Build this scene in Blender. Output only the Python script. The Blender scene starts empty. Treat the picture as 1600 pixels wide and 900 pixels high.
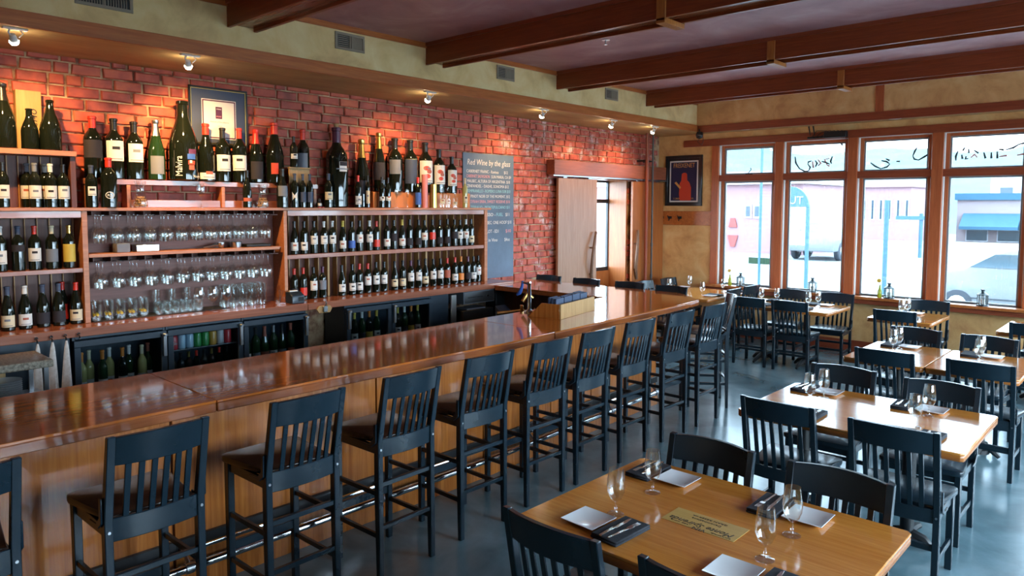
import bpy, bmesh, math, random
from mathutils import Matrix, Vector
random.seed(7)
SC = bpy.context.scene
COL = SC.collection
PI = math.pi

# ------------------------------------------------------------------ camera
cam_d = bpy.data.cameras.new('camera'); cam = bpy.data.objects.new('camera', cam_d); COL.objects.link(cam)
cam_d.sensor_width = 36.0; cam_d.lens = 36.0 * 1134.8 / 1600.0
cam_d.shift_y = -50.0 / 1600.0; cam_d.clip_end = 900
cam.matrix_world = Matrix(((0.734092, -0.048939, 0.677284, 6.42),
                           (0.679043, 0.048411, -0.732500, 0.0),
                           (0.003060, 0.997628, 0.068770, 2.0), (0, 0, 0, 1)))
SC.camera = cam

# ------------------------------------------------------------------ view, world, daylight
SC.view_settings.view_transform = 'Standard'; SC.view_settings.look = 'None'
SC.view_settings.gamma = 1.0; SC.view_settings.use_curve_mapping = False
SC.view_settings.exposure = 1.15
SC.cycles.use_denoising = True
SC.cycles.max_bounces = 10; SC.cycles.diffuse_bounces = 5; SC.cycles.glossy_bounces = 4
SC.cycles.transparent_max_bounces = 24; SC.cycles.transmission_bounces = 6
SC.cycles.caustics_reflective = False; SC.cycles.caustics_refractive = False
SC.cycles.sample_clamp_indirect = 6.0
W = bpy.data.worlds.new('sky'); SC.world = W; W.use_nodes = True
bg = W.node_tree.nodes['Background']
bg.inputs[0].default_value = (0.64, 0.83, 1.0, 1); bg.inputs[1].default_value = 14.0

def portal(loc, rot, sx, sy):
    d = bpy.data.lights.new('window_portal', 'AREA'); d.shape = 'RECTANGLE'; d.size = sx; d.size_y = sy
    d.cycles.is_portal = True
    o = bpy.data.objects.new('window_portal', d); COL.objects.link(o); o.location = loc; o.rotation_euler = rot
portal((4.6, 10.72, 1.9), (-PI/2, 0, 0), 7.6, 2.3)
portal((9.36, 6.0, 1.75), (0, PI/2, 0), 2.3, 8.8)

# ------------------------------------------------------------------ materials
def newmat(name):
    m = bpy.data.materials.new(name); m.use_nodes = True
    return m, m.node_tree, m.node_tree.nodes['Principled BSDF']
def c4(c): return (c[0], c[1], c[2], 1.0)
def plain(name, col, rough=.5, metal=0.0, spec=.5, emit=None, es=0.0):
    m, t, p = newmat(name)
    p.inputs['Base Color'].default_value = c4(col); p.inputs['Roughness'].default_value = rough
    p.inputs['Metallic'].default_value = metal; p.inputs['Specular IOR Level'].default_value = spec
    if emit: p.inputs['Emission Color'].default_value = c4(emit); p.inputs['Emission Strength'].default_value = es
    return m
def ramp(t, cols):
    r = t.nodes.new('ShaderNodeValToRGB'); e = r.color_ramp.elements
    e[0].position, e[0].color = cols[0][0], c4(cols[0][1]); e[1].position, e[1].color = cols[-1][0], c4(cols[-1][1])
    for p, c in cols[1:-1]:
        n = e.new(p); n.color = c4(c)
    return r
def coords(t, scale, kind='Object', rot=(0, 0, 0)):
    tc = t.nodes.new('ShaderNodeTexCoord'); mp = t.nodes.new('ShaderNodeMapping')
    mp.inputs['Scale'].default_value = scale; mp.inputs['Rotation'].default_value = rot
    t.links.new(tc.outputs[kind], mp.inputs[0]); return mp
def noisy(name, cols, scale=(1, 1, 1), nscale=5.0, detail=6.0, rough=.5, bump=0.0, metal=0.0, spec=.5, dist=0.0, rrange=None, coat=0.0):
    m, t, p = newmat(name); mp = coords(t, scale)
    n = t.nodes.new('ShaderNodeTexNoise'); n.inputs['Scale'].default_value = nscale; n.inputs['Detail'].default_value = detail
    n.inputs['Distortion'].default_value = dist; n.inputs['Roughness'].default_value = .6
    t.links.new(mp.outputs[0], n.inputs['Vector']); r = ramp(t, cols)
    t.links.new(n.outputs['Fac'], r.inputs[0]); t.links.new(r.outputs[0], p.inputs['Base Color'])
    p.inputs['Roughness'].default_value = rough; p.inputs['Metallic'].default_value = metal; p.inputs['Specular IOR Level'].default_value = spec
    p.inputs['Coat Weight'].default_value = coat; p.inputs['Coat Roughness'].default_value = .06
    if rrange:
        mr = t.nodes.new('ShaderNodeMapRange'); mr.inputs[3].default_value, mr.inputs[4].default_value = rrange
        t.links.new(n.outputs['Fac'], mr.inputs[0]); t.links.new(mr.outputs[0], p.inputs['Roughness'])
    if bump:
        b = t.nodes.new('ShaderNodeBump'); b.inputs['Strength'].default_value = bump; b.inputs['Distance'].default_value = .01
        t.links.new(n.outputs['Fac'], b.inputs['Height']); t.links.new(b.outputs[0], p.inputs['Normal'])
    return m
def wood(name, dark, light, axis='y', rough=.3, nscale=3.0, coat=0.0, spec=.5, stretch=14.0):
    s = {'x': (1, stretch, stretch), 'y': (stretch, 1, stretch), 'z': (stretch, stretch, 1)}[axis]
    mid = tuple((a + b) / 2 for a, b in zip(dark, light))
    return noisy(name, [(.3, dark), (.52, mid), (.7, light)], s, nscale, 8.0, rough, .03, 0, spec, .6, None, coat)
def glassmat(name, tint=(1, 1, 1), f0=.05, gl=1.0):
    m = bpy.data.materials.new(name); m.use_nodes = True; t = m.node_tree; t.nodes.clear()
    o = t.nodes.new('ShaderNodeOutputMaterial'); mx = t.nodes.new('ShaderNodeMixShader')
    tr = t.nodes.new('ShaderNodeBsdfTransparent'); tr.inputs[0].default_value = c4(tint)
    g = t.nodes.new('ShaderNodeBsdfGlossy'); g.inputs['Roughness'].default_value = .02; g.inputs[0].default_value = (gl, gl, gl, 1)
    lw = t.nodes.new('ShaderNodeLayerWeight'); lw.inputs[0].default_value = .5
    pw = t.nodes.new('ShaderNodeMath'); pw.operation = 'POWER'; pw.inputs[1].default_value = 4.0
    ma = t.nodes.new('ShaderNodeMath'); ma.operation = 'MULTIPLY_ADD'; ma.inputs[1].default_value = .90; ma.inputs[2].default_value = f0
    t.links.new(lw.outputs['Facing'], pw.inputs[0]); t.links.new(pw.outputs[0], ma.inputs[0])
    t.links.new(ma.outputs[0], mx.inputs[0]); t.links.new(tr.outputs[0], mx.inputs[1]); t.links.new(g.outputs[0], mx.inputs[2])
    t.links.new(mx.outputs[0], o.inputs[0]); return m

def brickmat(name):
    m, t, p = newmat(name)
    tc = t.nodes.new('ShaderNodeNewGeometry'); oi = t.nodes.new('ShaderNodeObjectInfo')
    n = t.nodes.new('ShaderNodeTexNoise'); n.inputs['Scale'].default_value = 9; n.inputs['Detail'].default_value = 8
    t.links.new(tc.outputs['Position'], n.inputs['Vector'])
    vo = t.nodes.new('ShaderNodeTexVoronoi'); vo.inputs['Scale'].default_value = 4.4
    t.links.new(tc.outputs['Position'], vo.inputs['Vector'])
    add = t.nodes.new('ShaderNodeMath'); add.operation = 'ADD'
    mul = t.nodes.new('ShaderNodeMath'); mul.operation = 'MULTIPLY'; mul.inputs[1].default_value = .30
    t.links.new(oi.outputs['Random'], mul.inputs[0]); t.links.new(mul.outputs[0], add.inputs[0])
    t.links.new(n.outputs['Fac'], add.inputs[1])
    r = ramp(t, [(.35, (.22, .045, .034)), (.6, (.44, .085, .056)), (.9, (.60, .14, .07))])
    t.links.new(add.outputs[0], r.inputs[0])
    # old white paint and lime bloom around the chimney breast beside the doors
    sep = t.nodes.new('ShaderNodeSeparateXYZ'); t.links.new(tc.outputs['Position'], sep.inputs[0])
    mr = t.nodes.new('ShaderNodeMapRange'); mr.interpolation_type = 'SMOOTHSTEP'
    mr.inputs[1].default_value = 6.0; mr.inputs[2].default_value = 7.1; t.links.new(sep.outputs[1], mr.inputs[0])
    n2 = t.nodes.new('ShaderNodeTexNoise'); n2.inputs['Scale'].default_value = 4.2; n2.inputs['Detail'].default_value = 9; n2.inputs['Roughness'].default_value = .75
    t.links.new(tc.outputs['Position'], n2.inputs['Vector'])
    r2 = ramp(t, [(.53, (0, 0, 0)), (.64, (1, 1, 1))]); t.links.new(n2.outputs['Fac'], r2.inputs[0])
    mm = t.nodes.new('ShaderNodeMath'); mm.operation = 'MULTIPLY'; t.links.new(r2.outputs[0], mm.inputs[0]); t.links.new(mr.outputs[0], mm.inputs[1])
    m2 = t.nodes.new('ShaderNodeMath'); m2.operation = 'MULTIPLY'; m2.inputs[1].default_value = .75; t.links.new(mm.outputs[0], m2.inputs[0])
    mix = t.nodes.new('ShaderNodeMix'); mix.data_type = 'RGBA'; mix.inputs[7].default_value = (.62, .55, .55, 1)
    t.links.new(m2.outputs[0], mix.inputs[0]); t.links.new(r.outputs[0], mix.inputs[6]); t.links.new(mix.outputs[2], p.inputs['Base Color'])
    b = t.nodes.new('ShaderNodeBump'); b.inputs['Strength'].default_value = .35; b.inputs['Distance'].default_value = .012
    t.links.new(n.outputs['Fac'], b.inputs['Height']); t.links.new(b.outputs[0], p.inputs['Normal'])
    p.inputs['Roughness'].default_value = .62
    return m

M = {}
M['brick'] = brickmat('red_brick')
M['mortar'] = noisy('lime_mortar', [(.38, (.16, .055, .035)), (.5, (.42, .27, .16)), (.7, (.62, .47, .30))], (1, 1, 1), 7, 8, .9, .3)
M['beam'] = wood('beam_wood', (.20, .034, .009), (.32, .064, .016), 'x', .34)
M['beam_under'] = wood('beam_underside', (.20, .05, .02), (.30, .09, .04), 'x', .22)
M['strap'] = wood('strap_wood', (.36, .11, .02), (.52, .19, .04), 'z', .35)
M['trim'] = wood('trim_wood', (.36, .095, .022), (.55, .175, .042), 'y', .35)
M['trimx'] = wood('window_trim_wood', (.22, .042, .017), (.34, .075, .028), 'x', .38)
M['trimz'] = wood('casing_wood', (.36, .080, .025), (.52, .135, .045), 'z', .38)
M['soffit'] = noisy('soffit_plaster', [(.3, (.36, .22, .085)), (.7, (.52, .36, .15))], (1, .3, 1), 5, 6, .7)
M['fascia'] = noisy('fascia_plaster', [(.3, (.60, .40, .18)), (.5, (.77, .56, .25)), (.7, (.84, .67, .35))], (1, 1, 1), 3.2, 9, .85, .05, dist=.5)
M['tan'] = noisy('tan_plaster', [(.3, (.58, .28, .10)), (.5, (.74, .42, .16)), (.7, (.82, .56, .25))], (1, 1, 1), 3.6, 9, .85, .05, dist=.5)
M['ceiling'] = noisy('mauve_ceiling', [(.35, (.38, .18, .19)), (.55, (.48, .25, .26)), (.75, (.60, .38, .40))], (1, 1, 1), 1.6, 9, .55, .02, dist=.8)
M['floor'] = noisy('polished_concrete', [(.3, (.075, .135, .16)), (.5, (.12, .21, .25)), (.7, (.17, .28, .33))], (1, 1, 1), 1.7, 10, .3, .02, dist=.6, rrange=(.13, .33), spec=.9)  # blue put into the base colour imitates the sky's sheen on the concrete
M['bartop'] = wood('bar_top_mahogany', (.47, .12, .018), (.58, .165, .028), 'y', .10, 2.2, .6)
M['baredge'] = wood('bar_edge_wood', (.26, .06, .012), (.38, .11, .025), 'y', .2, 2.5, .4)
M['barpanel'] = wood('bar_front_panel', (.34, .088, .013), (.56, .19, .036), 'z', .26, 2.0, .2, stretch=22)
M['counter'] = wood('back_counter_wood', (.24, .075, .04), (.36, .13, .075), 'y', .22, 2.5, .3)
M['rack'] = wood('rack_wood', (.36, .12, .045), (.52, .21, .09), 'y', .4)
M['rackdark'] = wood('rack_back_wood', (.075, .02, .012), (.14, .04, .022), 'z', .5)
M['strip'] = wood('slat_light_wood', (.36, .19, .06), (.50, .29, .11), 'z', .5)
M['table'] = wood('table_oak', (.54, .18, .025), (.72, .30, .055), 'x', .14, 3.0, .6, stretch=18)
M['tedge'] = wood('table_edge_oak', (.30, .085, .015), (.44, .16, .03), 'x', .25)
M['inlay'] = wood('crate_panel_wood', (.52, .30, .07), (.62, .40, .11), 'x', .3)
M['black'] = noisy('black_lacquer', [(.4, (.0065, .0165, .025)), (.7, (.008, .019, .029))], (1, 1, 1), 12, 5, .27, 0, spec=.5)
M['worn'] = plain('worn_edge', (.25, .2, .15), .5)
M['leather'] = noisy('brown_leather', [(.3, (.018, .010, .008)), (.7, (.04, .02, .014))], (1, 1, 1), 14, 5, .26, .05)
M['iron'] = plain('black_iron', (.01, .011, .013), .42)
M['chrome'] = plain('chrome', (.75, .78, .82), .10, 1.0)
M['steel'] = plain('brushed_steel', (.45, .47, .5), .28, 1.0)
M['brass'] = plain('brass', (.62, .38, .12), .25, 1.0)
M['paper'] = plain('white_label_paper', (.74, .73, .70), .7)
M['cream'] = plain('cream_label_paper', (.72, .62, .42), .7)
M['yellow'] = plain('yellow_label', (.62, .45, .07), .6)
M['blue'] = plain('blue_label', (.04, .12, .46), .5)
M['red'] = plain('red_wax', (.62, .035, .02), .35)
M['orange'] = plain('orange_foil', (.72, .22, .03), .4)
M['purple'] = plain('purple_foil', (.10, .02, .06), .35)
M['grey'] = plain('grey_label', (.17, .19, .23), .6)
M['navy'] = plain('navy_board', (.045, .065, .12), .6)
M['darklabel'] = plain('dark_label', (.022, .02, .028), .8)
M['rackback'] = wood('rack_glass_back', (.13, .040, .028), (.20, .065, .045), 'y', .5)
M['terracotta'] = plain('terracotta_label', (.40, .10, .06), .6)
M['gold'] = plain('gold_foil', (.72, .50, .14), .28, 1.0)
M['silver'] = plain('silver_foil', (.7, .7, .68), .3, 1.0)
M['bottle'] = plain('dark_bottle_glass', (.006, .009, .006), .04, 0, .6)
M['greenglass'] = plain('green_bottle_glass', (.012, .035, .012), .04, 0, .6)
M['clearbottle'] = plain('pale_wine_glass', (.42, .38, .14), .06, 0, .6)
M['blackfoil'] = plain('black_foil', (.012, .012, .014), .3)
M['cork'] = noisy('cork', [(.3, (.30, .15, .06)), (.7, (.55, .34, .17))], (1, 1, 1), 60, 3, .9)
M['glass'] = glassmat('clear_glass', (.97, .985, .98), .09)
M['pane'] = glassmat('window_glass', (.60, .63, .64))
M['paneclear'] = glassmat('clear_window_glass', (.96, .98, .98))
M['frigeglass'] = glassmat('fridge_glass', (.85, .9, .92))
M['plate'] = plain('white_china', (.78, .80, .82), .12)
M['napkin'] = noisy('charcoal_napkin', [(.3, (.012, .014, .020)), (.7, (.028, .030, .040))], (1, 1, 1), 60, 4, .85)
M['cutlery'] = plain('cutlery_steel', (.72, .72, .72), .16, 1.0)
M['fridge'] = noisy('black_fridge_enamel', [(.4, (.010, .022, .038)), (.7, (.016, .032, .052))], (1, 1, 1), 4, 4, .34)
M['dark'] = plain('dark_void', (.006, .006, .007), .7)
M['rubber'] = plain('black_rubber_mat', (.01, .012, .012), .6)
M['granite'] = noisy('granite', [(.35, (.12, .09, .06)), (.65, (.38, .33, .25))], (1, 1, 1), 60, 4, .4)
M['towel'] = noisy('linen_towel', [(.3, (.55, .50, .46)), (.7, (.72, .68, .66))], (1, 1, 1), 40, 4, .95)
M['chalk'] = noisy('slate_board', [(.3, (.075, .115, .17)), (.7, (.13, .20, .29))], (1, 1, 1), 2.2, 8, .6)
M['cw'] = plain('white_chalk', (.72, .70, .68), .9)
M['cp'] = plain('pink_chalk', (.72, .32, .34), .9)
M['cb'] = plain('blue_chalk', (.28, .58, .64), .9)
M['ink'] = plain('black_ink', (.012, .012, .014), .6)
M['pinkink'] = plain('pink_paint', (.7, .3, .28), .6)
M['frameblack'] = plain('black_picture_frame', (.012, .014, .016), .3)
M['posternavy'] = plain('poster_navy', (.022, .018, .065), .6)
M['posterred'] = plain('poster_red', (.60, .055, .025), .6)
M['posterorange'] = plain('poster_orange', (.70, .33, .09), .6)
M['doorwood'] = wood('barn_door_wood', (.27, .13, .07), (.37, .20, .12), 'z', .35, 2.4)
M['doorwood2'] = wood('barn_door_wood_red', (.26, .075, .02), (.38, .13, .035), 'z', .35, 2.4)
M['headwood'] = wood('door_header_wood', (.20, .05, .022), (.32, .09, .04), 'y', .38)
M['drift'] = wood('driftwood', (.10, .045, .025), (.22, .12, .07), 'z', .5, 8)
M['pipe1'] = plain('painted_pipe', (.24, .05, .02), .4)
M['pipe2'] = plain('grey_conduit', (.10, .10, .10), .4, .6)
M['whiteframe'] = plain('white_painted_wood', (.72, .72, .70), .5)
M['sash'] = plain('grey_sash', (.26, .27, .28), .4)
M['vent'] = plain('vent_grey', (.28, .23, .16), .5)
M['ventdark'] = plain('vent_slot', (.02, .02, .02), .6)
M['whiteplastic'] = plain('white_plastic', (.7, .7, .7), .4)
M['bulb'] = plain('lit_bulb', (1, 1, 1), .5, 0, .5, (1, .84, .58), 45)
M['cardbox'] = wood('pale_crate_wood', (.34, .20, .075), (.46, .29, .12), 'z', .6)
M['pinkcyl'] = plain('pink_tube', (.62, .22, .22), .4)
M['orangebox'] = plain('orange_riser', (.60, .19, .04), .5)
M['yellowglass'] = plain('yellow_green_glass', (.45, .50, .04), .08, 0, .6)
M['petal'] = plain('yellow_petal', (.80, .52, .02), .6)
M['lantern'] = plain('teal_black_lantern', (.02, .035, .042), .35)
M['asphalt'] = noisy('pale_street', [(.3, (.20, .21, .22)), (.7, (.25, .26, .27))], (1, 1, 1), .4, 5, .9)
M['pinkwall'] = plain('pink_render', (.29, .17, .185), .9)
M['palewall'] = plain('pale_render', (.25, .20, .21), .9)
M['whitewall'] = plain('white_render', (.40, .40, .41), .9)
M['teal'] = plain('blue_awning', (.022, .085, .14), .7)
M['extglass'] = plain('exterior_glass', (.035, .06, .08), .1)
M['hill'] = noisy('wooded_hill', [(.35, (.055, .095, .10)), (.65, (.08, .13, .125))], (1, 1, 1), .12, 8, .95)
M['carwhite'] = plain('white_car_paint', (.165, .175, .185), .2)
M['tyre'] = plain('tyre', (.03, .035, .045), .7)
M['carglass'] = plain('car_glass', (.05, .085, .11), .08)
M['bluepaint'] = plain('blue_sign_paint', (.04, .11, .18), .5)
M['redsign'] = plain('red_sign', (.30, .055, .05), .6)
M['can'] = [plain('can_red', (.5, .02, .03), .3), plain('can_pale_blue', (.35, .5, .62), .3), plain('can_green', (.03, .26, .06), .3), plain('can_orange', (.6, .3, .05), .3), plain('can_silver', (.5, .5, .52), .3)]

# ------------------------------------------------------------------ mesh helpers
class MB:
    def __init__(s): s.v = []; s.f = []; s.m = []
    def add(s, vs, fs):
        n = len(s.v); s.v += [tuple(p) for p in vs]; s.f += [tuple(i + n for i in f) for f in fs]; return s
    def box(s, x0, x1, y0, y1, z0, z1):
        return s.add([(x0, y0, z0), (x1, y0, z0), (x1, y1, z0), (x0, y1, z0), (x0, y0, z1), (x1, y0, z1), (x1, y1, z1), (x0, y1, z1)],
                     [(0, 3, 2, 1), (4, 5, 6, 7), (0, 1, 5, 4), (1, 2, 6, 5), (2, 3, 7, 6), (3, 0, 4, 7)])
    def bar(s, a, b, w, h, side=(1, 0, 0)):
        a = Vector(a); b = Vector(b); d = (b - a).normalized(); u = Vector(side); u = (u - d * u.dot(d)).normalized(); n = d.cross(u)
        vs = []
        for p in (a, b):
            for i, j in ((-1, -1), (1, -1), (1, 1), (-1, 1)): vs.append(p + u * (w / 2 * i) + n * (h / 2 * j))
        return s.add(vs, [(0, 3, 2, 1), (4, 5, 6, 7), (0, 1, 5, 4), (1, 2, 6, 5), (2, 3, 7, 6), (3, 0, 4, 7)])
    def tube(s, pts, r, n=8, cap=True):
        pts = [Vector(p) for p in pts]; rs = r if isinstance(r, (list, tuple)) else [r] * len(pts); vs = []; fs = []; up = None
        for k, p in enumerate(pts):
            d = (pts[min(k + 1, len(pts) - 1)] - pts[max(k - 1, 0)]).normalized()
            if up is None: up = Vector((0, 0, 1)) if abs(d.z) < .9 else Vector((1, 0, 0))
            u = (up - d * up.dot(d)).normalized(); w = d.cross(u); up = u
            for i in range(n):
                a = 2 * PI * i / n; vs.append(p + (u * math.cos(a) + w * math.sin(a)) * rs[k])
        for k in range(len(pts) - 1):
            for i in range(n):
                j = (i + 1) % n; fs.append((k * n + i, k * n + j, (k + 1) * n + j, (k + 1) * n + i))
        if cap: fs += [tuple(range(n - 1, -1, -1)), tuple(range((len(pts) - 1) * n, len(pts) * n))]
        return s.add(vs, fs)
    def lathe(s, prof, n=16, c=(0, 0, 0)):
        vs = []; fs = []; rings = []
        for r, z in prof:
            if r < 1e-6: rings.append([len(vs)]); vs.append((c[0], c[1], c[2] + z))
            else:
                rings.append(list(range(len(vs), len(vs) + n)))
                vs += [(c[0] + r * math.cos(2 * PI * i / n), c[1] + r * math.sin(2 * PI * i / n), c[2] + z) for i in range(n)]
        for a, b in zip(rings, rings[1:]):
            for i in range(n):
                j = (i + 1) % n
                if len(a) == 1 and len(b) == 1: continue
                if len(a) == 1: fs.append((a[0], b[j], b[i]))
                elif len(b) == 1: fs.append((a[i], a[j], b[0]))
                else: fs.append((a[i], a[j], b[j], b[i]))
        return s.add(vs, fs)
    def prism(s, poly, axis, a0, a1):
        n = len(poly)
        def P(p, a): return {'x': (a, p[0], p[1]), 'y': (p[0], a, p[1]), 'z': (p[0], p[1], a)}[axis]
        vs = [P(p, a0) for p in poly] + [P(p, a1) for p in poly]
        fs = [tuple(range(n - 1, -1, -1)), tuple(range(n, 2 * n))] + [(i, (i + 1) % n, n + (i + 1) % n, n + i) for i in range(n)]
        return s.add(vs, fs)
    def arc(s, r, z0, z1, a0, a1, n=8):
        vs = []
        for i in range(n + 1):
            a = a0 + (a1 - a0) * i / n; vs += [(r * math.cos(a), r * math.sin(a), z0), (r * math.cos(a), r * math.sin(a), z1)]
        return s.add(vs, [(2 * i, 2 * i + 2, 2 * i + 3, 2 * i + 1) for i in range(n)])
    def mesh(s, name, mat, bevel=0.0, shift=None, seg=1):
        bm = bmesh.new()
        for p in s.v: bm.verts.new(p if shift is None else (p[0] - shift[0], p[1] - shift[1], p[2] - shift[2]))
        bm.verts.ensure_lookup_table()
        for f in s.f:
            try: bm.faces.new([bm.verts[i] for i in f])
            except ValueError: pass
        bmesh.ops.recalc_face_normals(bm, faces=bm.faces)
        if bevel:
            es = [e for e in bm.edges if len(e.link_faces) == 2 and e.calc_face_angle(0) > .6]
            bmesh.ops.bevel(bm, geom=es, offset=bevel, segments=seg, affect='EDGES', profile=.5, clamp_overlap=True)
        for f in bm.faces: f.smooth = True
        for e in bm.edges:
            if len(e.link_faces) != 2 or e.calc_face_angle(0) > .62: e.smooth = False
        me = bpy.data.meshes.new(name); bm.to_mesh(me); bm.free()
        if mat is not None: me.materials.append(M[mat] if isinstance(mat, str) else mat)
        return me

def link(name, me, parent=None, loc=None):
    o = bpy.data.objects.new(name, me); COL.objects.link(o)
    if parent is not None: o.parent = parent
    if loc is not None: o.location = loc
    return o
def thing(name, label, cat, loc=(0, 0, 0), rz=0.0, group=None):
    o = bpy.data.objects.new(name, None); COL.objects.link(o); o.empty_display_size = .05
    o.location = loc; o.rotation_euler = (0, 0, rz); return tag(o, label, cat, group)
def tag(o, label, cat, group=None):
    o['label'] = label; o['category'] = cat
    if group: o['group'] = group
    return o
def absloc(o):
    v = Vector(o.location)
    while o.parent: o = o.parent; v += Vector(o.location)
    return v
def part(mb, name, mat, parent, bevel=0.0, world=False, seg=1):          # part of a thing (world = coordinates are absolute)
    return link(name, mb.mesh(name, mat, bevel, absloc(parent) if world else None, seg), parent)
def solo(mb, name, mat, label, cat, group=None, bevel=0.0, loc=None, seg=1): # a thing that is one mesh, given in world coordinates
    if loc is None:
        xs, ys, zs = zip(*mb.v); loc = ((min(xs) + max(xs)) / 2, (min(ys) + max(ys)) / 2, min(zs))
    o = link(name, mb.mesh(name, mat, bevel, loc, seg), None, loc); return tag(o, label, cat, group)
def struct(mb, name, mat, bevel=0.0, parent=None):
    o = link(name, mb.mesh(name, mat, bevel), parent)
    if parent is None: o['kind'] = 'structure'
    return o
def dup(root, loc, rz=None, label=None, scale=None, group=None):
    c = root.copy(); COL.objects.link(c); c.location = loc
    if rz is not None: c.rotation_euler = (0, 0, rz)
    if scale is not None: c.scale = scale
    if label: c['label'] = label
    if group: c['group'] = group
    for ch in root.children:
        d = ch.copy(); COL.objects.link(d); d.parent = c
        for g in ch.children:
            e = g.copy(); COL.objects.link(e); e.parent = d
    return c
def text_mesh(name, s, size, mat, ext=.0006, align='LEFT', shear=0.0):
    cu = bpy.data.curves.new(name, 'FONT'); cu.body = s; cu.size = size; cu.extrude = ext; cu.align_x = align; cu.shear = shear; cu.resolution_u = 2
    ob = bpy.data.objects.new(name, cu); COL.objects.link(ob)
    dg = bpy.context.evaluated_depsgraph_get(); dg.update()
    me = bpy.data.meshes.new_from_object(ob.evaluated_get(dg)); bpy.data.objects.remove(ob); bpy.data.curves.remove(cu)
    me.name = name; me.materials.clear(); me.materials.append(M[mat]); return me
# text frames: on the brick wall (reads along +y, faces +x); on the window wall (reads along +x, faces -y); flat on a table for a reader on the far side
FW = Matrix(((0, 0, 1, 0), (1, 0, 0, 0), (0, 1, 0, 0), (0, 0, 0, 1)))
FF = Matrix(((1, 0, 0, 0), (0, 0, -1, 0), (0, 1, 0, 0), (0, 0, 0, 1)))
FT = Matrix(((-1, 0, 0, 0), (0, -1, 0, 0), (0, 0, 1, 0), (0, 0, 0, 1)))
def text(parent, name, s, size, mat, frame, pos, width=None, align='LEFT', shear=0.0):
    me = text_mesh(name, s, size, mat, .0006, align, shear)
    if width and len(me.vertices):
        w = max(v.co.x for v in me.vertices) - min(v.co.x for v in me.vertices)
        if w > 0:
            for v in me.vertices: v.co.x *= width / w
    o = link(name, me, parent); p = Vector(pos) - (absloc(parent) if parent else Vector())
    o.matrix_local = Matrix.Translation(p) @ frame; return o
ORD = ['first', 'second', 'third', 'fourth', 'fifth', 'sixth', 'seventh', 'eighth', 'ninth', 'tenth', 'eleventh', 'twelfth', 'thirteenth', 'fourteenth', 'fifteenth',
       'sixteenth', 'seventeenth', 'eighteenth', 'nineteenth', 'twentieth', 'twenty-first', 'twenty-second', 'twenty-third', 'twenty-fourth']

# ------------------------------------------------------------------ room shell
YW = 10.526; XR = 9.25; YB = -2.65; ZC = 3.59; ZS = 3.14; XF = .875; YF = 10.15
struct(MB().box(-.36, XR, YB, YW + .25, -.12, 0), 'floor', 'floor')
struct(MB().box(0, XR, YB, YW, ZC, ZC + .1), 'ceiling', 'ceiling')
OY0, OY1, OZ1 = 8.62, 9.58, 2.43      # doorway in the brick wall
wl = struct(MB().box(-.36, -.012, YB, OY0, 0, ZC).box(-.36, -.012, OY1, YW + .25, 0, ZC).box(-.36, -.012, OY0, OY1, OZ1, ZC), 'wall_left', 'mortar')
# bricks: irregular chamfered blocks
BL, BH = .247, .090
def brick_mesh(k, L, H, D=.020):
    rnd = random.Random(k); mb = MB(); c = .007
    j = lambda a: rnd.uniform(-a, a)
    o = [(-L / 2, -H / 2), (L / 2, -H / 2), (L / 2, H / 2), (-L / 2, H / 2)]
    o = [(a + j(.004), b + j(.003)) for a, b in o]
    i = [(a * (1 - 2 * c / L) + j(.002), b * (1 - 2 * c / H) + j(.002)) for a, b in o]
    mid = [((i[0][0] + i[1][0]) / 2, i[0][1] + j(.003)), ((i[2][0] + i[3][0]) / 2, i[2][1] + j(.003))]
    vs = [(-.004, a, b) for a, b in o] + [(D * .62, a, b) for a, b in o] + [(D * (.8 + rnd.random() * .35), a, b) for a, b in i] + [(D * (.9 + rnd.random() * .3), mid[0][0], mid[0][1]), (D * (.9 + rnd.random() * .3), mid[1][0], mid[1][1])]
    fs = [(0, 1, 5, 4), (1, 2, 6, 5), (2, 3, 7, 6), (3, 0, 4, 7), (4, 5, 9, 12, 8), (5, 6, 10, 9), (6, 7, 11, 13, 10), (7, 4, 8, 11), (8, 12, 13, 11), (12, 9, 10, 13)]
    mb.add(vs, fs); return mb
variants = {}
for L in (.232, .214, .112):
    for k in range(4): variants[(L, k)] = brick_mesh(hash((L, k)) % 999 + k, L - .012, BH - .013)
vmesh = {k: b.mesh('brick', 'brick') for k, b in variants.items()}
bricks = []; row = 0; z = .58
while z < ZS:
    y = .55 - (row % 2) * .115 + random.uniform(-.03, .03)
    while y < YW - .03:
        L = random.choice([.232, .232, .232, .214, .112]); k = random.randrange(4)
        yc = y + L / 2; zz = z + BH / 2 + random.uniform(-.002, .002); y += L + random.uniform(.004, .012)
        if yc + L / 2 > YW: break
        if yc < 6.18 and zz < 1.93: continue
        if OY0 - .06 < yc < OY1 + .06 and zz < OZ1 + .05: continue
        if zz < 1.02 and yc < 7.5: continue
        bricks.append((yc, zz, L, k))
    z += BH; row += 1
bricks.sort(key=lambda b: (b[0] ** 2 + 41 + (b[1] - 2) ** 2))
rest = MB()
for n, (yc, zz, L, k) in enumerate(bricks):
    if n < 300:
        o = link('brick', vmesh[(L, k)], wl, (-.012, yc, zz)); o.rotation_euler = (random.uniform(-.012, .012), 0, 0)
    else:
        b = variants[(L, k)]; rest.add([(p[0] - .012, p[1] + yc, p[2] + zz) for p in b.v], b.f)
o = struct(rest, 'far_bricks', 'brick', parent=wl); o['kind'] = 'stuff'
# doorway lining
struct(MB().box(-.36, .012, OY1 - .03, OY1, 0, OZ1).box(-.36, .012, OY0, OY0 + .03, 0, OZ1).box(-.36, .012, OY0, OY1, OZ1 - .03, OZ1), 'trim_1', 'doorwood2')
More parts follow.
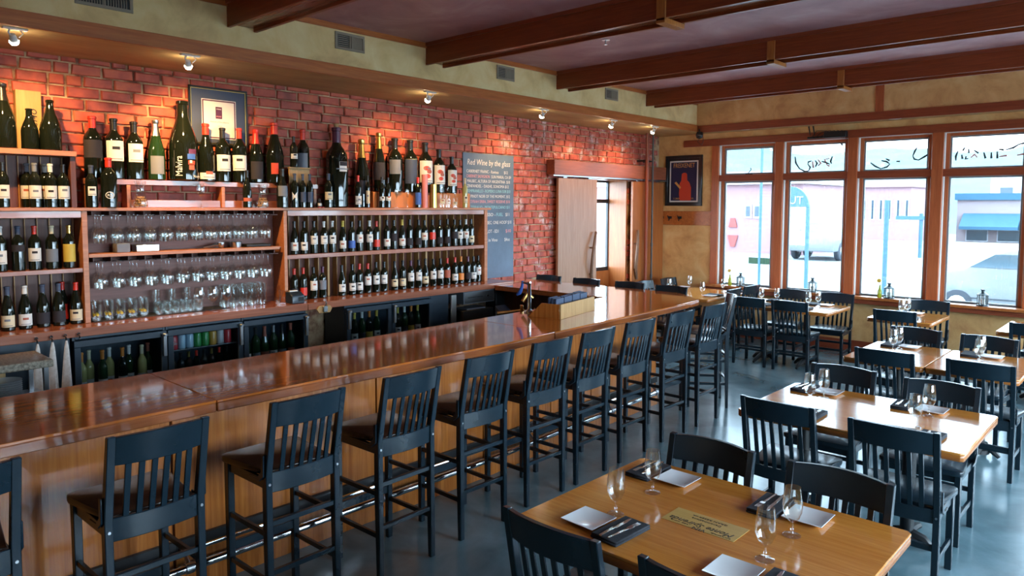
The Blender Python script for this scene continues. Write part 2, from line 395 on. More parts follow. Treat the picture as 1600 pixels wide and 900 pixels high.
# soffit above the bar and along the windows, with fascias
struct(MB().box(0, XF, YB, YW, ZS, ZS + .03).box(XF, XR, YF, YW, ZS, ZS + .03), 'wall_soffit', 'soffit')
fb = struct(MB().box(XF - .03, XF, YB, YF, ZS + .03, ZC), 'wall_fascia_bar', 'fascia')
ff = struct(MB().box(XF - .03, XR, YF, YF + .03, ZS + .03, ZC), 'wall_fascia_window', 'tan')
struct(MB().box(XF, XF + .022, YB, YF, ZS - .005, ZS + .098), 'trim_2', 'trim', .003)
struct(MB().box(XF, XF + .018, YB, YF, ZC - .05, ZC), 'trim_3', 'trim', .003)
struct(MB().box(XF + .022, XR, YF - .022, YF, ZS - .02, ZS + .085), 'trim_4', 'trimx', .003)
struct(MB().box(3.42, 3.52, YF - .016, YF, ZS + .085, ZC), 'trim_5', 'trimz', .002)

# window wall
wins = [(1.072, 1.965), (2.086, 2.985), (3.11, 4.01), (4.139, 5.04), (5.165, 6.065), (6.19, 7.09), (7.215, 8.115)]
WZ0, WZ1 = .79, 2.95
wf = MB().box(-.36, wins[0][0], YW, YW + .25, 0, ZC).box(wins[0][0], wins[-1][1], YW, YW + .25, 0, WZ0).box(wins[0][0], wins[-1][1], YW, YW + .25, WZ1, ZC).box(wins[-1][1], XR, YW, YW + .25, 0, ZC)
for a, b in zip(wins, wins[1:]): wf.box(a[1], b[0], YW, YW + .25, WZ0, WZ1)
struct(wf, 'wall_front', 'tan')
struct(MB().box(.46, XR, YW - .03, YW, 2.945, 3.05), 'trim_6', 'trimx', .003)                        # header board
struct(MB().box(.96, 1.072, YW - .03, YW, .79, 2.945), 'trim_7', 'trimz', .003)
for n, (a, b) in enumerate(zip(wins, wins[1:])): struct(MB().box(a[1], b[0], YW - .03, YW, .79, 2.945), 'trim_%d' % (8 + n), 'trimz', .003)
struct(MB().box(.92, XR, YW - .16, YW + .10, .752, .79), 'trim_20', 'trim', .004)                     # sill
struct(MB().box(.92, XR, YW - .12, YW, .69, .752), 'trim_21', 'trimx', .003)
struct(MB().box(0, .96, YW - .022, YW, 1.70, 1.925), 'trim_22', 'trim', .003)                        # coat rail
struct(MB().box(0, XR, YW - .02, YW, 0, .16), 'baseboard_front', 'trimx', .003)
strokes = {1: ([[(2.216, 2.726), (2.232, 2.632), (2.288, 2.55), (2.369, 2.507), (2.421, 2.519), (2.439, 2.571), (2.405, 2.612), (2.411, 2.645), (2.456, 2.656)], [(2.508, 2.661), (2.535, 2.62), (2.511, 2.569)], [(2.599, 2.644), (2.651, 2.629), (2.709, 2.601)], [(2.743, 2.709), (2.72, 2.639), (2.734, 2.606)], [(2.817, 2.93), (2.875, 2.857)], [(2.931, 2.663), (2.946, 2.567), (2.943, 2.53)]],
               [[(2.47, 2.649), (2.485, 2.557)], [(2.547, 2.672), (2.587, 2.618), (2.549, 2.587)], [(2.706, 2.685), (2.637, 2.669), (2.677, 2.589), (2.709, 2.575)]]),
           2: ([[(3.25, 2.60), (3.31, 2.55), (3.38, 2.515), (3.455, 2.537), (3.49, 2.574), (3.455, 2.608), (3.385, 2.625)], [(3.81, 2.78), (3.785, 2.73), (3.765, 2.668), (3.785, 2.628), (3.835, 2.615), (3.895, 2.65), (3.965, 2.70)], [(3.44, 2.647), (3.485, 2.62)], [(3.57, 2.607), (3.613, 2.604)]], []),
           3: ([[(4.278, 2.711), (4.256, 2.644), (4.259, 2.59)], [(4.352, 2.754), (4.331, 2.708)], [(4.394, 2.732), (4.396, 2.678)], [(4.321, 2.662), (4.329, 2.608)], [(4.369, 2.64), (4.364, 2.606), (4.393, 2.612)], [(4.447, 2.713), (4.5, 2.674)], [(4.557, 2.678), (4.577, 2.604)], [(4.636, 2.674), (4.639, 2.601)], [(4.697, 2.684), (4.701, 2.599)], [(4.713, 2.709), (4.763, 2.698)], [(4.785, 2.699), (4.861, 2.721), (4.913, 2.757), (4.966, 2.77)]],
               [[(4.42, 2.62), (4.46, 2.66), (4.49, 2.62)], [(4.72, 2.62), (4.80, 2.63)], [(4.9, 2.63), (4.97, 2.64)]])}
for n, (a, b) in enumerate(wins):
    w = bpy.data.objects.new('window_%d' % (n + 1), None); COL.objects.link(w); w.location = (a, YW, WZ0); w['kind'] = 'structure'
    part(MB().box(a, a + .012, YW, YW + .07, WZ0, WZ1).box(b - .012, b, YW, YW + .07, WZ0, WZ1).box(a, b, YW, YW + .07, WZ1 - .012, WZ1), 'jamb', 'whiteframe', w, 0, True)
    part(MB().box(a + .012, a + .055, YW + .05, YW + .11, WZ0, WZ1 - .012).box(b - .055, b - .012, YW + .05, YW + .11, WZ0, WZ1 - .012).box(a + .055, b - .055, YW + .05, YW + .11, WZ1 - .05, WZ1 - .012), 'stop', 'trimz', w, .003, True)
    part(MB().box(a, b, YW - .012, YW + .11, 2.39, 2.485), 'transom_rail', 'trimx', w, .004, True)
    x0, x1 = a + .055, b - .055
    sf = MB()
    for z0, z1 in ((WZ0, 2.39), (2.485, WZ1 - .05)):
        t = .022 if n else .028
        sf.box(x0, x0 + t, YW + .07, YW + .105, z0, z1).box(x1 - t, x1, YW + .07, YW + .105, z0, z1).box(x0 + t, x1 - t, YW + .07, YW + .105, z0, z0 + t).box(x0 + t, x1 - t, YW + .07, YW + .105, z1 - t, z1)
    part(sf, 'sash_frame', 'sash', w, .002, True)
    for z0, z1 in ((WZ0, 2.39), (2.485, WZ1 - .05)):
        part(MB().box(x0 + .01, x1 - .01, YW + .085, YW + .091, z0 + .01, z1 - .01), 'glass_pane', 'pane', w, 0, True)
    if n in strokes:
        for col, ls in zip(('ink', 'pinkink'), strokes[n]):
            if ls:
                mb = MB()
                for l in ls: mb.tube([(x, YW + .080, z) for x, z in l], [.008 + .005 * (i % 2) for i in range(len(l))], 5)
                part(mb, 'window_lettering', col, w, 0, True)
    if n == 0:
        part(MB().tube([(1.53, YW + .03, 2.497), (1.545, YW + .03, 2.525), (1.575, YW + .03, 2.555), (1.568, YW + .03, 2.585)], .008, 6).box(1.49, 1.60, YW + .02, YW + .06, 2.485, 2.502), 'latch', 'iron', w, .002, True)
# right and rear walls (behind the viewer), with tall daylight windows
wr = MB(); y = YB
rw = [(1.6, 3.1), (3.5, 5.0), (5.4, 6.9), (7.3, 8.8), (9.1, 10.3)]
wr.box(XR, XR + .2, YB, YW + .25, 0, .7).box(XR, XR + .2, YB, YW + .25, 2.85, ZC)
for a, b in rw: wr.box(XR, XR + .2, y, a, .7, 2.85); y = b
wr.box(XR, XR + .2, y, YW + .25, .7, 2.85); struct(wr, 'wall_right', 'tan')
for n, (a, b) in enumerate(rw):
    w = bpy.data.objects.new('window_%d' % (11 + n), None); COL.objects.link(w); w.location = (XR, a, .7); w['kind'] = 'structure'
    part(MB().box(XR + .02, XR + .09, a, a + .06, .7, 2.85).box(XR + .02, XR + .09, b - .06, b, .7, 2.85).box(XR + .02, XR + .09, a, b, .7, .76).box(XR + .02, XR + .09, a, b, 2.79, 2.85).box(XR + .02, XR + .09, a, b, 2.2, 2.26), 'sash_frame', 'trimz', w, 0, True)
    part(MB().box(XR + .05, XR + .056, a + .05, b - .05, .75, 2.8), 'glass_pane', 'paneclear', w, 0, True)
struct(MB().box(-.36, XR + .2, YB - .2, YB, 0, ZC), 'wall_back', 'tan')

# ceiling beams: boxed, with a bottom board recessed between two side boards
for n, y0 in enumerate((.72, 2.72, 4.74, 6.76, 8.71)):
    t = thing('ceiling_beam', ['boxed wooden ceiling beam behind the others, above the viewer', 'boxed wooden ceiling beam at the upper left, nearest one in view', 'boxed wooden ceiling beam between the first and second wall vents', 'boxed wooden ceiling beam just before the smallest wall vent', 'boxed wooden ceiling beam farthest away, beside the window fascia'][n], 'beam', (XF, y0, 3.38))
    z0 = 3.38; d = .25
    part(MB().box(XF, XR, y0, y0 + .03, z0, ZC), 'side_board', 'beam', t, .003, True)
    part(MB().box(XF, XR, y0 + d - .03, y0 + d, z0, ZC), 'side_board', 'beam', t, .003, True)
    part(MB().box(XF, XR, y0 + .03, y0 + d - .03, z0 + .028, z0 + .05), 'bottom_board', 'beam_under', t, 0, True)
    part(MB().box(XF, XR, y0 - .016, y0, ZC - .035, ZC), 'crown_strip', 'trimx', t, .002, True)
    if n: 
        xs = (3.5, 3.5, 3.49, 3.45, 3.43)[n]
        part(MB().box(xs, xs + .075, y0 - .018, y0, z0 - .02, ZC - .036).box(xs, xs + .075, y0 - .018, y0 + d + .018, z0 - .038, z0 - .001).box(xs, xs + .075, y0 + d, y0 + d + .018, z0 - .02, ZC), 'joint_strap', 'strap', t, .002, True)

# vents in the bar fascia
vent = None
for n, (y0, y1, z0, z1) in enumerate(((1.66, 2.03, 3.35, 3.50), (3.70, 4.01, 3.375, 3.525), (5.74, 6.02, 3.375, 3.525), (7.745, 8.03, 3.375, 3.52))):
    t = thing('wall_vent', ['tan air vent with vertical fins above the framed certificate, cut by the picture top', 'tan air vent with dark louvres between first two beams', 'tan air vent in the fascia between the middle beams', 'small tan air vent just before the farthest beam'][n], 'vent', (XF, y0, z0), 0, 'vents in the bar fascia')
    part(MB().box(XF, XF + .012, y0, y1, z0, z0 + .022).box(XF, XF + .012, y0, y1, z1 - .022, z1).box(XF, XF + .012, y0, y0 + .022, z0 + .022, z1 - .022).box(XF, XF + .012, y1 - .022, y1, z0 + .022, z1 - .022).box(XF, XF + .012, (y0 + y1) / 2 - .008, (y0 + y1) / 2 + .008, z0 + .022, z1 - .022), 'frame', 'vent', t, .002, True)
    part(MB().box(XF, XF + .002, y0 + .01, y1 - .01, z0 + .01, z1 - .01), 'backing', 'ventdark', t, 0, True)
    ym = (y0 + y1) / 2
    if n == 0:
        k = y0 + .035
        while k < y1 - .03: part(MB().box(XF + .002, XF + .01, k, k + .005, z0 + .022, z1 - .022), 'fin', 'vent', t, 0, True); k += .017
    else:
        for i in range(6):
            k = z0 + .03 + i * .017; part(MB().box(XF + .002, XF + .01, y0 + .022, ym - .008, k, k + .006), 'fin', 'vent', t, 0, True)
        k = ym + .014
        while k < y1 - .026: part(MB().box(XF + .002, XF + .011, k, k + .009, z0 + .022, z1 - .022), 'fin', 'vent', t, 0, True); k += .013

# track spot lamps under the soffit, warm light
for n, (y, e) in enumerate(((1.33, 110), (2.46, 150), (4.86, 70), (6.63, 60), (8.05, 50), (9.08, 60))):
    t = thing('spot_lamp', ['small white spot lamp at the far left end of the soffit', 'small white spot lamp above the framed certificate', 'small white spot lamp above the tallest dark bottles', 'small white spot lamp above the chalkboard', 'small white spot lamp above the left sliding door', 'small white spot lamp nearest the corner with the pipes'][n], 'lamp', (.80, y, ZS), 0, 'spot lamps under the soffit')
    part(MB().box(-.02, .02, -.07, .07, -.012, 0), 'mount', 'whiteplastic', t, .002)
    part(MB().tube([(0, -.03, -.012), (-.005, -.035, -.03), (-.02, -.02, -.055)], .006, 6), 'arm', 'whiteplastic', t)
    part(MB().tube([(0, .03, -.012), (0, .045, -.03), (-.02, .025, -.055)], .004, 6), 'arm', 'whiteplastic', t)
    h = part(MB().lathe([(0, .045), (.016, .045), (.02, .03), (.026, 0), (.024, -.004), (.0, -.004)], 12), 'lamp_head', 'whiteplastic', t)
    h.location = (-.035, 0, -.075); dirv = Vector((-.62, .32 if n < 2 else .1, -.72)); h.rotation_euler = (-dirv).to_track_quat('Z', 'Y').to_euler()
    bu = part(MB().lathe([(0, .012), (.020, .008), (.030, -.006), (.022, -.024), (0, -.032)], 12), 'bulb', 'bulb', h)
    ld = bpy.data.lights.new('spot_light', 'SPOT'); ld.energy = e; ld.color = (1, .56, .20); ld.spot_size = 1.75; ld.spot_blend = .9; ld.shadow_soft_size = .03
    lo = bpy.data.objects.new('spot_light', ld); COL.objects.link(lo); lo.parent = t; lo.location = (-.035, 0, -.10); lo.rotation_euler = dirv.to_track_quat('-Z', 'Y').to_euler()

# ------------------------------------------------------------------ sliding doors, pipes
HY0, HY1 = 7.62, 10.50
hd = thing('sliding_door_header', 'long wooden beam with steel track above both sliding doors', 'door header', (0.01, HY0, 2.41))
part(MB().box(.012, .15, HY0, HY1, 2.425, 2.63), 'beam', 'headwood', hd, .004, True)
part(MB().box(.06, .15, HY0 - .02, HY1, 2.405, 2.425), 'track', 'steel', hd, .002, True)
for n, (y0, y1, hy, hz) in enumerate(((7.74, 8.63, (8.56, 8.47, 8.44, 8.46, 8.52), (1.63, 1.40, 1.22, 1.02, .86)), (9.57, 10.47, (9.66, 9.62, 9.60, 9.62, 9.68), (1.63, 1.42, 1.24, 1.02, .86)))):
    d = bpy.data.objects.new('door_%d' % (n + 1), None); COL.objects.link(d); d.location = (.08, y0, .01); d['kind'] = 'structure'
    part(MB().box(.085, .125, y0, y1, .012, 2.385), 'door_panel', ('doorwood', 'doorwood2')[n], d, .003, True)
    part(MB().box(.095, .115, y0 + .12, y0 + .20, 2.385, 2.405).box(.095, .115, y1 - .20, y1 - .12, 2.385, 2.405), 'hanger', 'steel', d, .002, True)
    mb = MB(); pts = [(.165 + .03 * math.sin(i * 1.1), hy[i], hz[i]) for i in range(5)]
    mb.tube(pts, [.018, .02, .022, .024, .022], 8).tube([(.125, hy[1], hz[1]), (.17, hy[1], hz[1])], .012, 6).tube([(.125, hy[3], hz[3]), (.17, hy[3], hz[3])], .012, 6)
    part(mb, 'driftwood_handle', 'drift', d, 0, True)
t = thing('wall_pipe', 'thick red painted pipe running down beside the right sliding door', 'pipe', (.19, 9.85, 0))
part(MB().tube([(.19, 9.85, 0), (.19, 9.85, ZS)], .026, 10), 'pipe', 'pipe1', t, 0, True)
part(MB().box(0, .17, 9.84, 9.86, 2.70, 2.73), 'bracket', 'iron', t, 0, True)
t = thing('conduit', 'thin grey conduit running down next to the red pipe', 'pipe', (.19, 10.02, 0))
part(MB().tube([(.19, 10.02, 0), (.19, 10.02, ZS)], .015, 8), 'tube', 'pipe2', t, 0, True)
part(MB().tube([(.19, 10.02, 1.36), (.19, 10.02, 1.42)], .021, 8).tube([(.19, 10.02, .86), (.19, 10.02, .92)], .021, 8), 'coupling', 'pipe2', t, 0, True)
part(MB().box(0, .17, 10.01, 10.03, 2.70, 2.72), 'bracket', 'iron', t, 0, True)
# glazed door in the far side of the doorway
w = bpy.data.objects.new('window_30', None); COL.objects.link(w); w.location = (-.36, OY0, 0); w['kind'] = 'structure'
part(MB().box(-.36, -.32, OY0 + .03, OY0 + .08, .9, OZ1 - .03).box(-.36, -.32, OY1 - .05, OY1 - .03, .9, OZ1 - .03).box(-.36, -.32, OY0 + .08, OY1 - .05, .98, 1.04).box(-.36, -.32, OY0 + .08, OY1 - .05, 2.05, 2.11).box(-.36, -.32, OY0 + .08, OY1 - .05, OZ1 - .06, OZ1 - .03), 'sash_frame', 'iron', w, 0, True)
part(MB().box(-.345, -.34, OY0 + .07, OY1 - .04, 1.03, OZ1 - .05), 'glass_pane', 'paneclear', w, 0, True)
part(MB().box(-.36, -.30, OY0 + .03, OY1 - .03, 0, .98), 'lower_panel', 'doorwood2', w, .003, True)

# ------------------------------------------------------------------ bar
ZB = 1.06
t = thing('bar_counter', 'long glossy mahogany bar counter turning towards the brick wall', 'bar', (2.65, 3.0, 0))
front = [(3.06, -1.6), (3.055, .7), (3.035, 1.3), (3.03, 2.2), (3.035, 3.6), (2.965, 4.85), (2.92, 6.0), (2.862, 6.63)]
back = [(2.235, -1.6), (2.225, .9), (2.20, 2.2), (2.178, 3.0), (2.14, 4.0), (2.108, 5.1), (2.06, 6.15)]
def slab(y0, y1):                                    # one board section of the top between two joints
    def at(pl, y):
        for a, b in zip(pl, pl[1:]):
            if a[1] <= y <= b[1]: k = (y - a[1]) / (b[1] - a[1]); return (a[0] + (b[0] - a[0]) * k, y)
    f = [at(front, y0)] + [p for p in front if y0 < p[1] < y1] + [at(front, y1)]
    b = [at(back, y0)] + [p for p in back if y0 < p[1] < y1] + [at(back, y1)]
    return f + b[::-1]
secs = [slab(-1.6, 1.565), slab(1.569, 4.17)]
sec3 = [p for p in slab(4.174, 6.0)[:len([q for q in front if 4.174 < q[1] < 6.0]) + 2]] + [(2.862, 6.63), (2.43, 7.01), (.03, 7.01), (.03, 6.51), (.46, 6.51), (.46, 6.15), (2.06, 6.15), (2.108, 5.1), slab(4.174, 6.0)[-1]]
for poly in (secs[0], secs[1], sec3):
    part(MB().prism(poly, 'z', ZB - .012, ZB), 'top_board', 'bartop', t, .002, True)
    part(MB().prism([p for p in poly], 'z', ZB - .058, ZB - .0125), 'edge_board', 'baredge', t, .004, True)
# body panels on the customer side, with battens in the gaps
cuts = [-1.5, .55, 1.48, 2.755, 3.72, 4.55, 5.15, 5.75, 6.33]
def px(y): return 2.70 if y < 3.7 else 2.70 - (y - 3.7) * .055
for a, b in zip(cuts, cuts[1:]):
    mb = MB(); A, B = px(a), px(b)
    mb.prism([(A, a + .006), (B, b - .006), (B - .025, b - .006), (A - .025, a + .006)], 'z', .0, ZB - .06); part(mb, 'front_panel', 'barpanel', t, .002, True)
part(MB().prism([(2.66, -1.5), (2.66, 3.7), (2.51, 6.30), (2.30, 6.58), (.06, 6.58), (.06, 6.54), (2.26, 6.54), (2.45, 6.28), (2.62, 3.7), (2.62, -1.5)], 'z', 0, ZB - .06), 'backing_board', 'rackdark', t, 0, True)
part(MB().prism([(px(6.33), 6.336), (2.36, 6.60), (2.34, 6.58), (px(6.33) - .03, 6.32)], 'z', 0, ZB - .06), 'end_panel', 'barpanel', t, .002, True)
for a, b in ((.08, .8), (.806, 1.55), (1.556, 2.35)): part(MB().box(a, b, 6.58, 6.605, 0, ZB - .06), 'far_panel', 'barpanel', t, .002, True)
part(MB().box(2.30, 2.34, -1.5, 6.0, 0, ZB - .06), 'inner_panel', 'fridge', t, 0, True)
# toe board and black rail board
mb = MB()
for a, b in zip(cuts, cuts[1:]): mb.prism([(px(a) + .03, a), (px(b) + .03, b), (px(b) + .001, b), (px(a) + .001, a)], 'z', .0, .11)
part(mb, 'toe_board', 'barpanel', t, .002, True)
mb = MB()
for a, b in zip(cuts, cuts[1:]): mb.prism([(px(a) + .024, a), (px(b) + .024, b), (px(b) + .001, b), (px(a) + .001, a)], 'z', .225, .285)
part(mb, 'bracket_board', 'iron', t, .002, True)
part(MB().tube([(px(y) + .125, y, .175) for y in (-1.5, 1.0, 3.7, 5.0, 6.15)], .022, 12), 'foot_rail', 'chrome', t, 0, True)
part(MB().tube([(px(y) + .06, y, .235) for y in (-1.5, 1.0, 3.7, 5.0, 6.15)], .012, 8), 'upper_foot_rail', 'chrome', t, 0, True)
for y in (-.4, .75, 1.5, 2.72, 4.17, 5.3, 6.12): part(MB().tube([(px(y) + .02, y, .25), (px(y) + .07, y, .24), (px(y) + .125, y, .19)], .010, 6).tube([(px(y) + .125, y - .02, .175), (px(y) + .125, y + .02, .175)], .028, 12), 'rail_bracket', 'steel', t, 0, True)

# tap, menu holder, corkscrew
t = thing('beer_tap', 'chrome column tap with blue handle standing on the bar', 'tap', (2.20, 4.79, ZB))
part(MB().lathe([(0, 0), (.045, 0), (.045, .012), (.022, .022), (.016, .04), (.016, .255), (.02, .262), (.018, .275), (0, .278)], 16), 'column', 'chrome', t)
part(MB().tube([(0, 0, .25), (-.05, -.01, .262), (-.07, -.015, .262)], .010, 8), 'spout_arm', 'chrome', t)
part(MB().tube([(-.065, -.014, .275), (-.07, -.015, .235), (-.085, -.018, .19), (-.10, -.02, .165), (-.125, -.024, .15)], [.012, .012, .016, .018, .012], 8), 'handle', 'blue', t)
t = thing('menu_holder', 'open wooden box of menus standing on the bar', 'holder', (2.40, 4.94, ZB), .20)
part(MB().box(.19, .205, -.33, .33, 0, .125), 'front_board', 'strip', t, .002)
part(MB().prism([(-.11, 0), (.19, 0), (.19, .125), (.02, .125)], 'y', -.33, -.315), 'end_board', 'barpanel', t, .002)
part(MB().prism([(-.11, 0), (.19, 0), (.19, .125), (.02, .125)], 'y', .315, .33), 'end_board', 'barpanel', t, .002)
part(MB().box(-.11, .19, -.315, .315, 0, .012), 'bottom_board', 'barpanel', t)
for k in range(4):
    o = MB()
    for j in range(3): o.box(.13 - j * .03, .148 - j * .03, -.305 + k * .153, -.165 + k * .153, .014, .165 + .004 * ((k + j) % 3))
    oo = link('menu_stack', o.mesh('menu_stack', 'navy', .001), None, (2.40, 4.94, ZB)); oo.rotation_euler = (0, 0, .20)
    tag(oo, 'dark blue menus in the bar box, %s stack from the tap' % ORD[k], 'menu', 'menus in the box')
t = thing('bar_corkscrew', 'brass lever corkscrew clamped to the inner edge of the bar', 'corkscrew', (2.03, 4.88, .80))
part(MB().tube([(0, 0, .05), (0, 0, .30)], .016, 10), 'body', 'brass', t)
part(MB().tube([(0, .01, .33), (.02, .06, .40), (.05, .10, .36)], [.018, .022, .014], 8), 'lever_top', 'brass', t)
part(MB().tube([(-.01, 0, .25), (-.06, -.08, .24), (-.12, -.2, .23)], [.012, .014, .018], 8), 'handle', 'brass', t)
part(MB().tube([(0, 0, .26), (.03, .09, .22), (.06, .12, .26)], .012, 8).box(-.02, .10, -.02, .02, .20, .225), 'clamp', 'brass', t, .002)

# ------------------------------------------------------------------ bar stools and chairs
def yb(z, zs, lean, y0): return y0 - lean * max(0, z - zs)
def seat_chair(name, label, cat, H, zs, w, fy, ry, seatmat, stool):
    t = thing(name, label, cat)
    lean = .20; hw = w / 2
    zr0 = zs - (.085 if stool else .075); zr1 = zs + (.012 if stool else 0.0)          # lower back rail
    zt0 = H - .12
    Y = lambda z: ry - lean * max(0.0, z - zs) - .10 * max(0.0, zs - .3 - z) * (.35 if not stool else .12)
    for s in (-1, 1):
        prof = [(Y(0) - .016, 0), (Y(0) + .012, 0), (Y(zs - .3) + .02, zs - .3), (Y(zs) + .02, zs), (Y(H) + .014, H), (Y(H) - .014, H + .002), (Y(zs) - .02, zs), (Y(zs - .3) - .02, zs - .3)]
        x = s * (hw - .016); part(MB().prism(prof, 'x', x - .016, x + .016), 'leg', 'black', t, .003)
    for s in (-1, 1):
        x = s * (hw - .02)
        part(MB().prism([(fy - .016, 0), (fy + .014, 0), (fy + .02, zs - .02), (fy - .022, zs - .02)], 'x', x - .017, x + .017), 'leg', 'black', t, .003)
    bow = .034
    def rail(z0, z1, th, nm, off=0.0, bw=bow, crest=0.0):
        vs = []; fs = []; N = 8
        for i in range(N + 1):
            x = -hw + .03 + (w - .06) * i / N; u = (x / (hw - .03)); c = -bw * (1 - u * u)
            for (z, o) in ((z0, th / 2), (z0, -th / 2), (z1 + crest * (1 - u * u), -th / 2), (z1 + crest * (1 - u * u), th / 2)): vs.append((x, Y(z) + c + o + off, z))
        for i in range(N):
            for k in range(4): fs.append((i * 4 + k, i * 4 + (k + 1) % 4, i * 4 + 4 + (k + 1) % 4, i * 4 + 4 + k))
        fs += [(3, 2, 1, 0), (N * 4, N * 4 + 1, N * 4 + 2, N * 4 + 3)]
        return part(MB().add(vs, fs), nm, 'black', t, .003)
    rail(zt0, H - .003, .024, 'top_rail', 0, bow, .008); rail(zr0, zr1, .022, 'lower_rail', 0, .02)
    n = 6
    for i in range(n):
        x = -hw + .032 + (w - .064) * (i + 1) / (n + 1); u = x / (hw - .03)
        part(MB().bar((x, Y(zr1) - .02 * (1 - u * u), zr1 - .012), (x, Y(zt0) - bow * (1 - u * u), zt0 + .012), .024, .011), 'slat', 'black', t, .002)
    # saddle seat with rounded front
    d0, d1 = ry + .012, fy + .045; pts = []
    for i in range(9):
        a = PI * i / 8; pts.append((-(hw + .012) * math.cos(a) if i in (0, 8) else -(hw + .012) * (abs(math.cos(a)) ** .28) * (1 if math.cos(a) > 0 else -1), d1 - .05 + .05 * (math.sin(a) ** .5 if math.sin(a) > 0 else 0)))
    pts += [(hw - .035, d0), (-hw + .035, d0)]
    part(MB().prism(pts[::-1], 'z', zs - .022, zs + .012), 'seat', seatmat, t, .009, seg=2)
    part(MB().box(-hw + .035, hw - .035, fy - .02, fy - .002, zs - .07, zs - .022).box(-hw + .012, -hw + .03, ry, fy, zs - .07, zs - .022).box(hw - .03, hw - .012, ry, fy, zs - .07, zs - .022), 'seat_frame', 'black', t, .002)
    for s in (-1, 1):
        x = s * (hw + .006)
        part(MB().prism([(ry - .012, zs + .10), (ry + .008, zs + .10), (ry + .012, zs + .02), (ry + .05, zs - .015), (ry + .12, zs - .015), (ry + .12, zs - .03), (ry + .03, zs - .03), (ry - .01, zs)], 'x', x - .004, x + .004), 'bracket', 'black', t, .002)
    if stool:
        for s in (-1, 1):
            for z in (.47, .24):
                x = s * (hw - .018); part(MB().bar((x, Y(z), z), (x, fy, z), .018, .026), 'stretcher', 'black', t, .002)
        for z in (.52, .285): part(MB().bar((-hw + .02, Y(z), z), (hw - .02, Y(z), z), .024, .022, (0, 0, 1)), 'stretcher', 'black', t, .002)
        part(MB().bar((-hw + .02, fy, .30), (hw - .02, fy, .30), .045, .022, (0, 0, 1)), 'footrest', 'black', t, .002)
    else:
        for s in (-1, 1): x = s * (hw - .018); part(MB().bar((x, Y(.17), .17), (x, fy, .17), .018, .032), 'stretcher', 'black', t, .002)
        part(MB().bar((-hw + .02, (Y(.17) + fy) / 2, .17), (hw - .02, (Y(.17) + fy) / 2, .17), .028, .018, (0, 0, 1)), 'stretcher', 'black', t, .002)
        part(MB().bar((-hw + .02, Y(.24), .24), (hw - .02, Y(.24), .24), .028, .018, (0, 0, 1)), 'stretcher', 'black', t, .002)
    for s in (-1, 1):
        part(MB().tube([(s * (hw - .016), Y(zs - .04) - .019, zs - .04), (s * (hw - .016), Y(zs - .04) - .024, zs - .04)], .006, 8), 'bolt', 'steel', t)
    return t
stool0 = seat_chair('bar_stool', '', 'stool', 1.11, .755, .40, .165, -.205, 'leather', True)
stool0['group'] = 'bar stools'
ST_TOP = .205 + .20 * (1.11 - .755)
sy = [.47, 1.14, 1.82, 2.46, 3.09, 3.72, 4.24, 4.83, 5.50, 6.10]
sx = [3.44, 3.435, 3.435, 3.42, 3.395, 3.36, 3.355, 3.335, 3.315, 3.315]
sl = ['black slat-back bar stool cut off by the left edge of the picture'] + ['black slat-back bar stool along the bar front, %s whole one from the left' % ORD[i] for i in range(8)] + ['black slat-back bar stool along the bar front, last one before the bar end']
first = True
for i in range(10):
    loc = (sx[i] - ST_TOP, sy[i], 0); rz = PI / 2 + random.uniform(-.03, .03)
    if first: stool0.location = loc; stool0.rotation_euler = (0, 0, rz); stool0['label'] = sl[i]; first = False
    else: dup(stool0, loc, rz, sl[i])
dv = Vector((-.80, -.60)); dup(stool0, (3.10 + dv.x * ST_TOP, 6.86 + dv.y * ST_TOP, 0), math.atan2(dv.y, dv.x) - PI / 2, 'black slat-back bar stool turned at an angle at the clipped corner of the bar')
for i, (x, y) in enumerate(((.45, 7.16), (1.06, 7.15), (1.67, 7.18), (2.24, 7.15))):
    dup(stool0, (x, y - ST_TOP, 0), PI, 'black bar stool on the far side of the bar return, %s from the brick wall' % ORD[i])

chair0 = seat_chair('dining_chair', '', 'chair', .87, .45, .44, .165, -.195, 'black', False)
chair0['group'] = 'dining chairs'
CT = .195 + .20 * (.87 - .45)
first = True
def chair(x, y, rz, label):                          # x, y = middle of the top rail; rz 0 faces the window wall
    global first
    d = Vector((-math.sin(rz), math.cos(rz))); loc = (x + d.x * CT, y + d.y * CT, 0)
    if first: chair0.location = loc; chair0.rotation_euler = (0, 0, rz); chair0['label'] = label; first = False
    else: dup(chair0, loc, rz, label)
T1 = 'the nearest table with the inlaid panel'; T2 = 'the second table from the viewer'; T3a = 'the left one of the paired small tables'; T3b = 'the right one of the paired small tables'
chair(4.805, 1.945, 0, 'black chair at near left side of ' + T1)
chair(5.39, 1.965, 0, 'black chair at near right side of the nearest table, cut off below')
chair(4.80, 3.17, PI, 'black chair at far left side of ' + T1)
chair(5.39, 3.18, PI, 'black chair at far right side of ' + T1)
chair(4.73, 4.10, 0, 'black chair at near left side of ' + T2)
chair(5.36, 4.06, 0.02, 'black chair at near right side of ' + T2)
chair(4.70, 5.32, PI, 'black chair at far left side of ' + T2)
chair(5.32, 5.28, PI, 'black chair at far right side of ' + T2)
chair(4.725, 6.17, 0, 'black chair at near side of ' + T3a)
chair(5.375, 6.17, 0, 'black chair at near side of ' + T3b)
chair(4.63, 7.50, PI - .10, 'black chair at far side of ' + T3a)
chair(5.22, 7.45, PI - .11, 'black chair at far side of ' + T3b)
chair(4.14, 8.63, -.02, 'black chair at near side of the small table under the third window')
chair(4.20, 9.84, PI + .08, 'black chair at window side of the small table under the third window')
chair(2.46, 8.62, 0, 'black chair at near left side of the window table with the first lanterns')
chair(2.99, 8.61, .04, 'black chair at near right side of the window table with the first lanterns')
chair(2.55, 9.84, PI, 'black chair with its back to the second window, left one')
chair(3.12, 9.84, PI + .05, 'black chair with its back to the second window, right one')
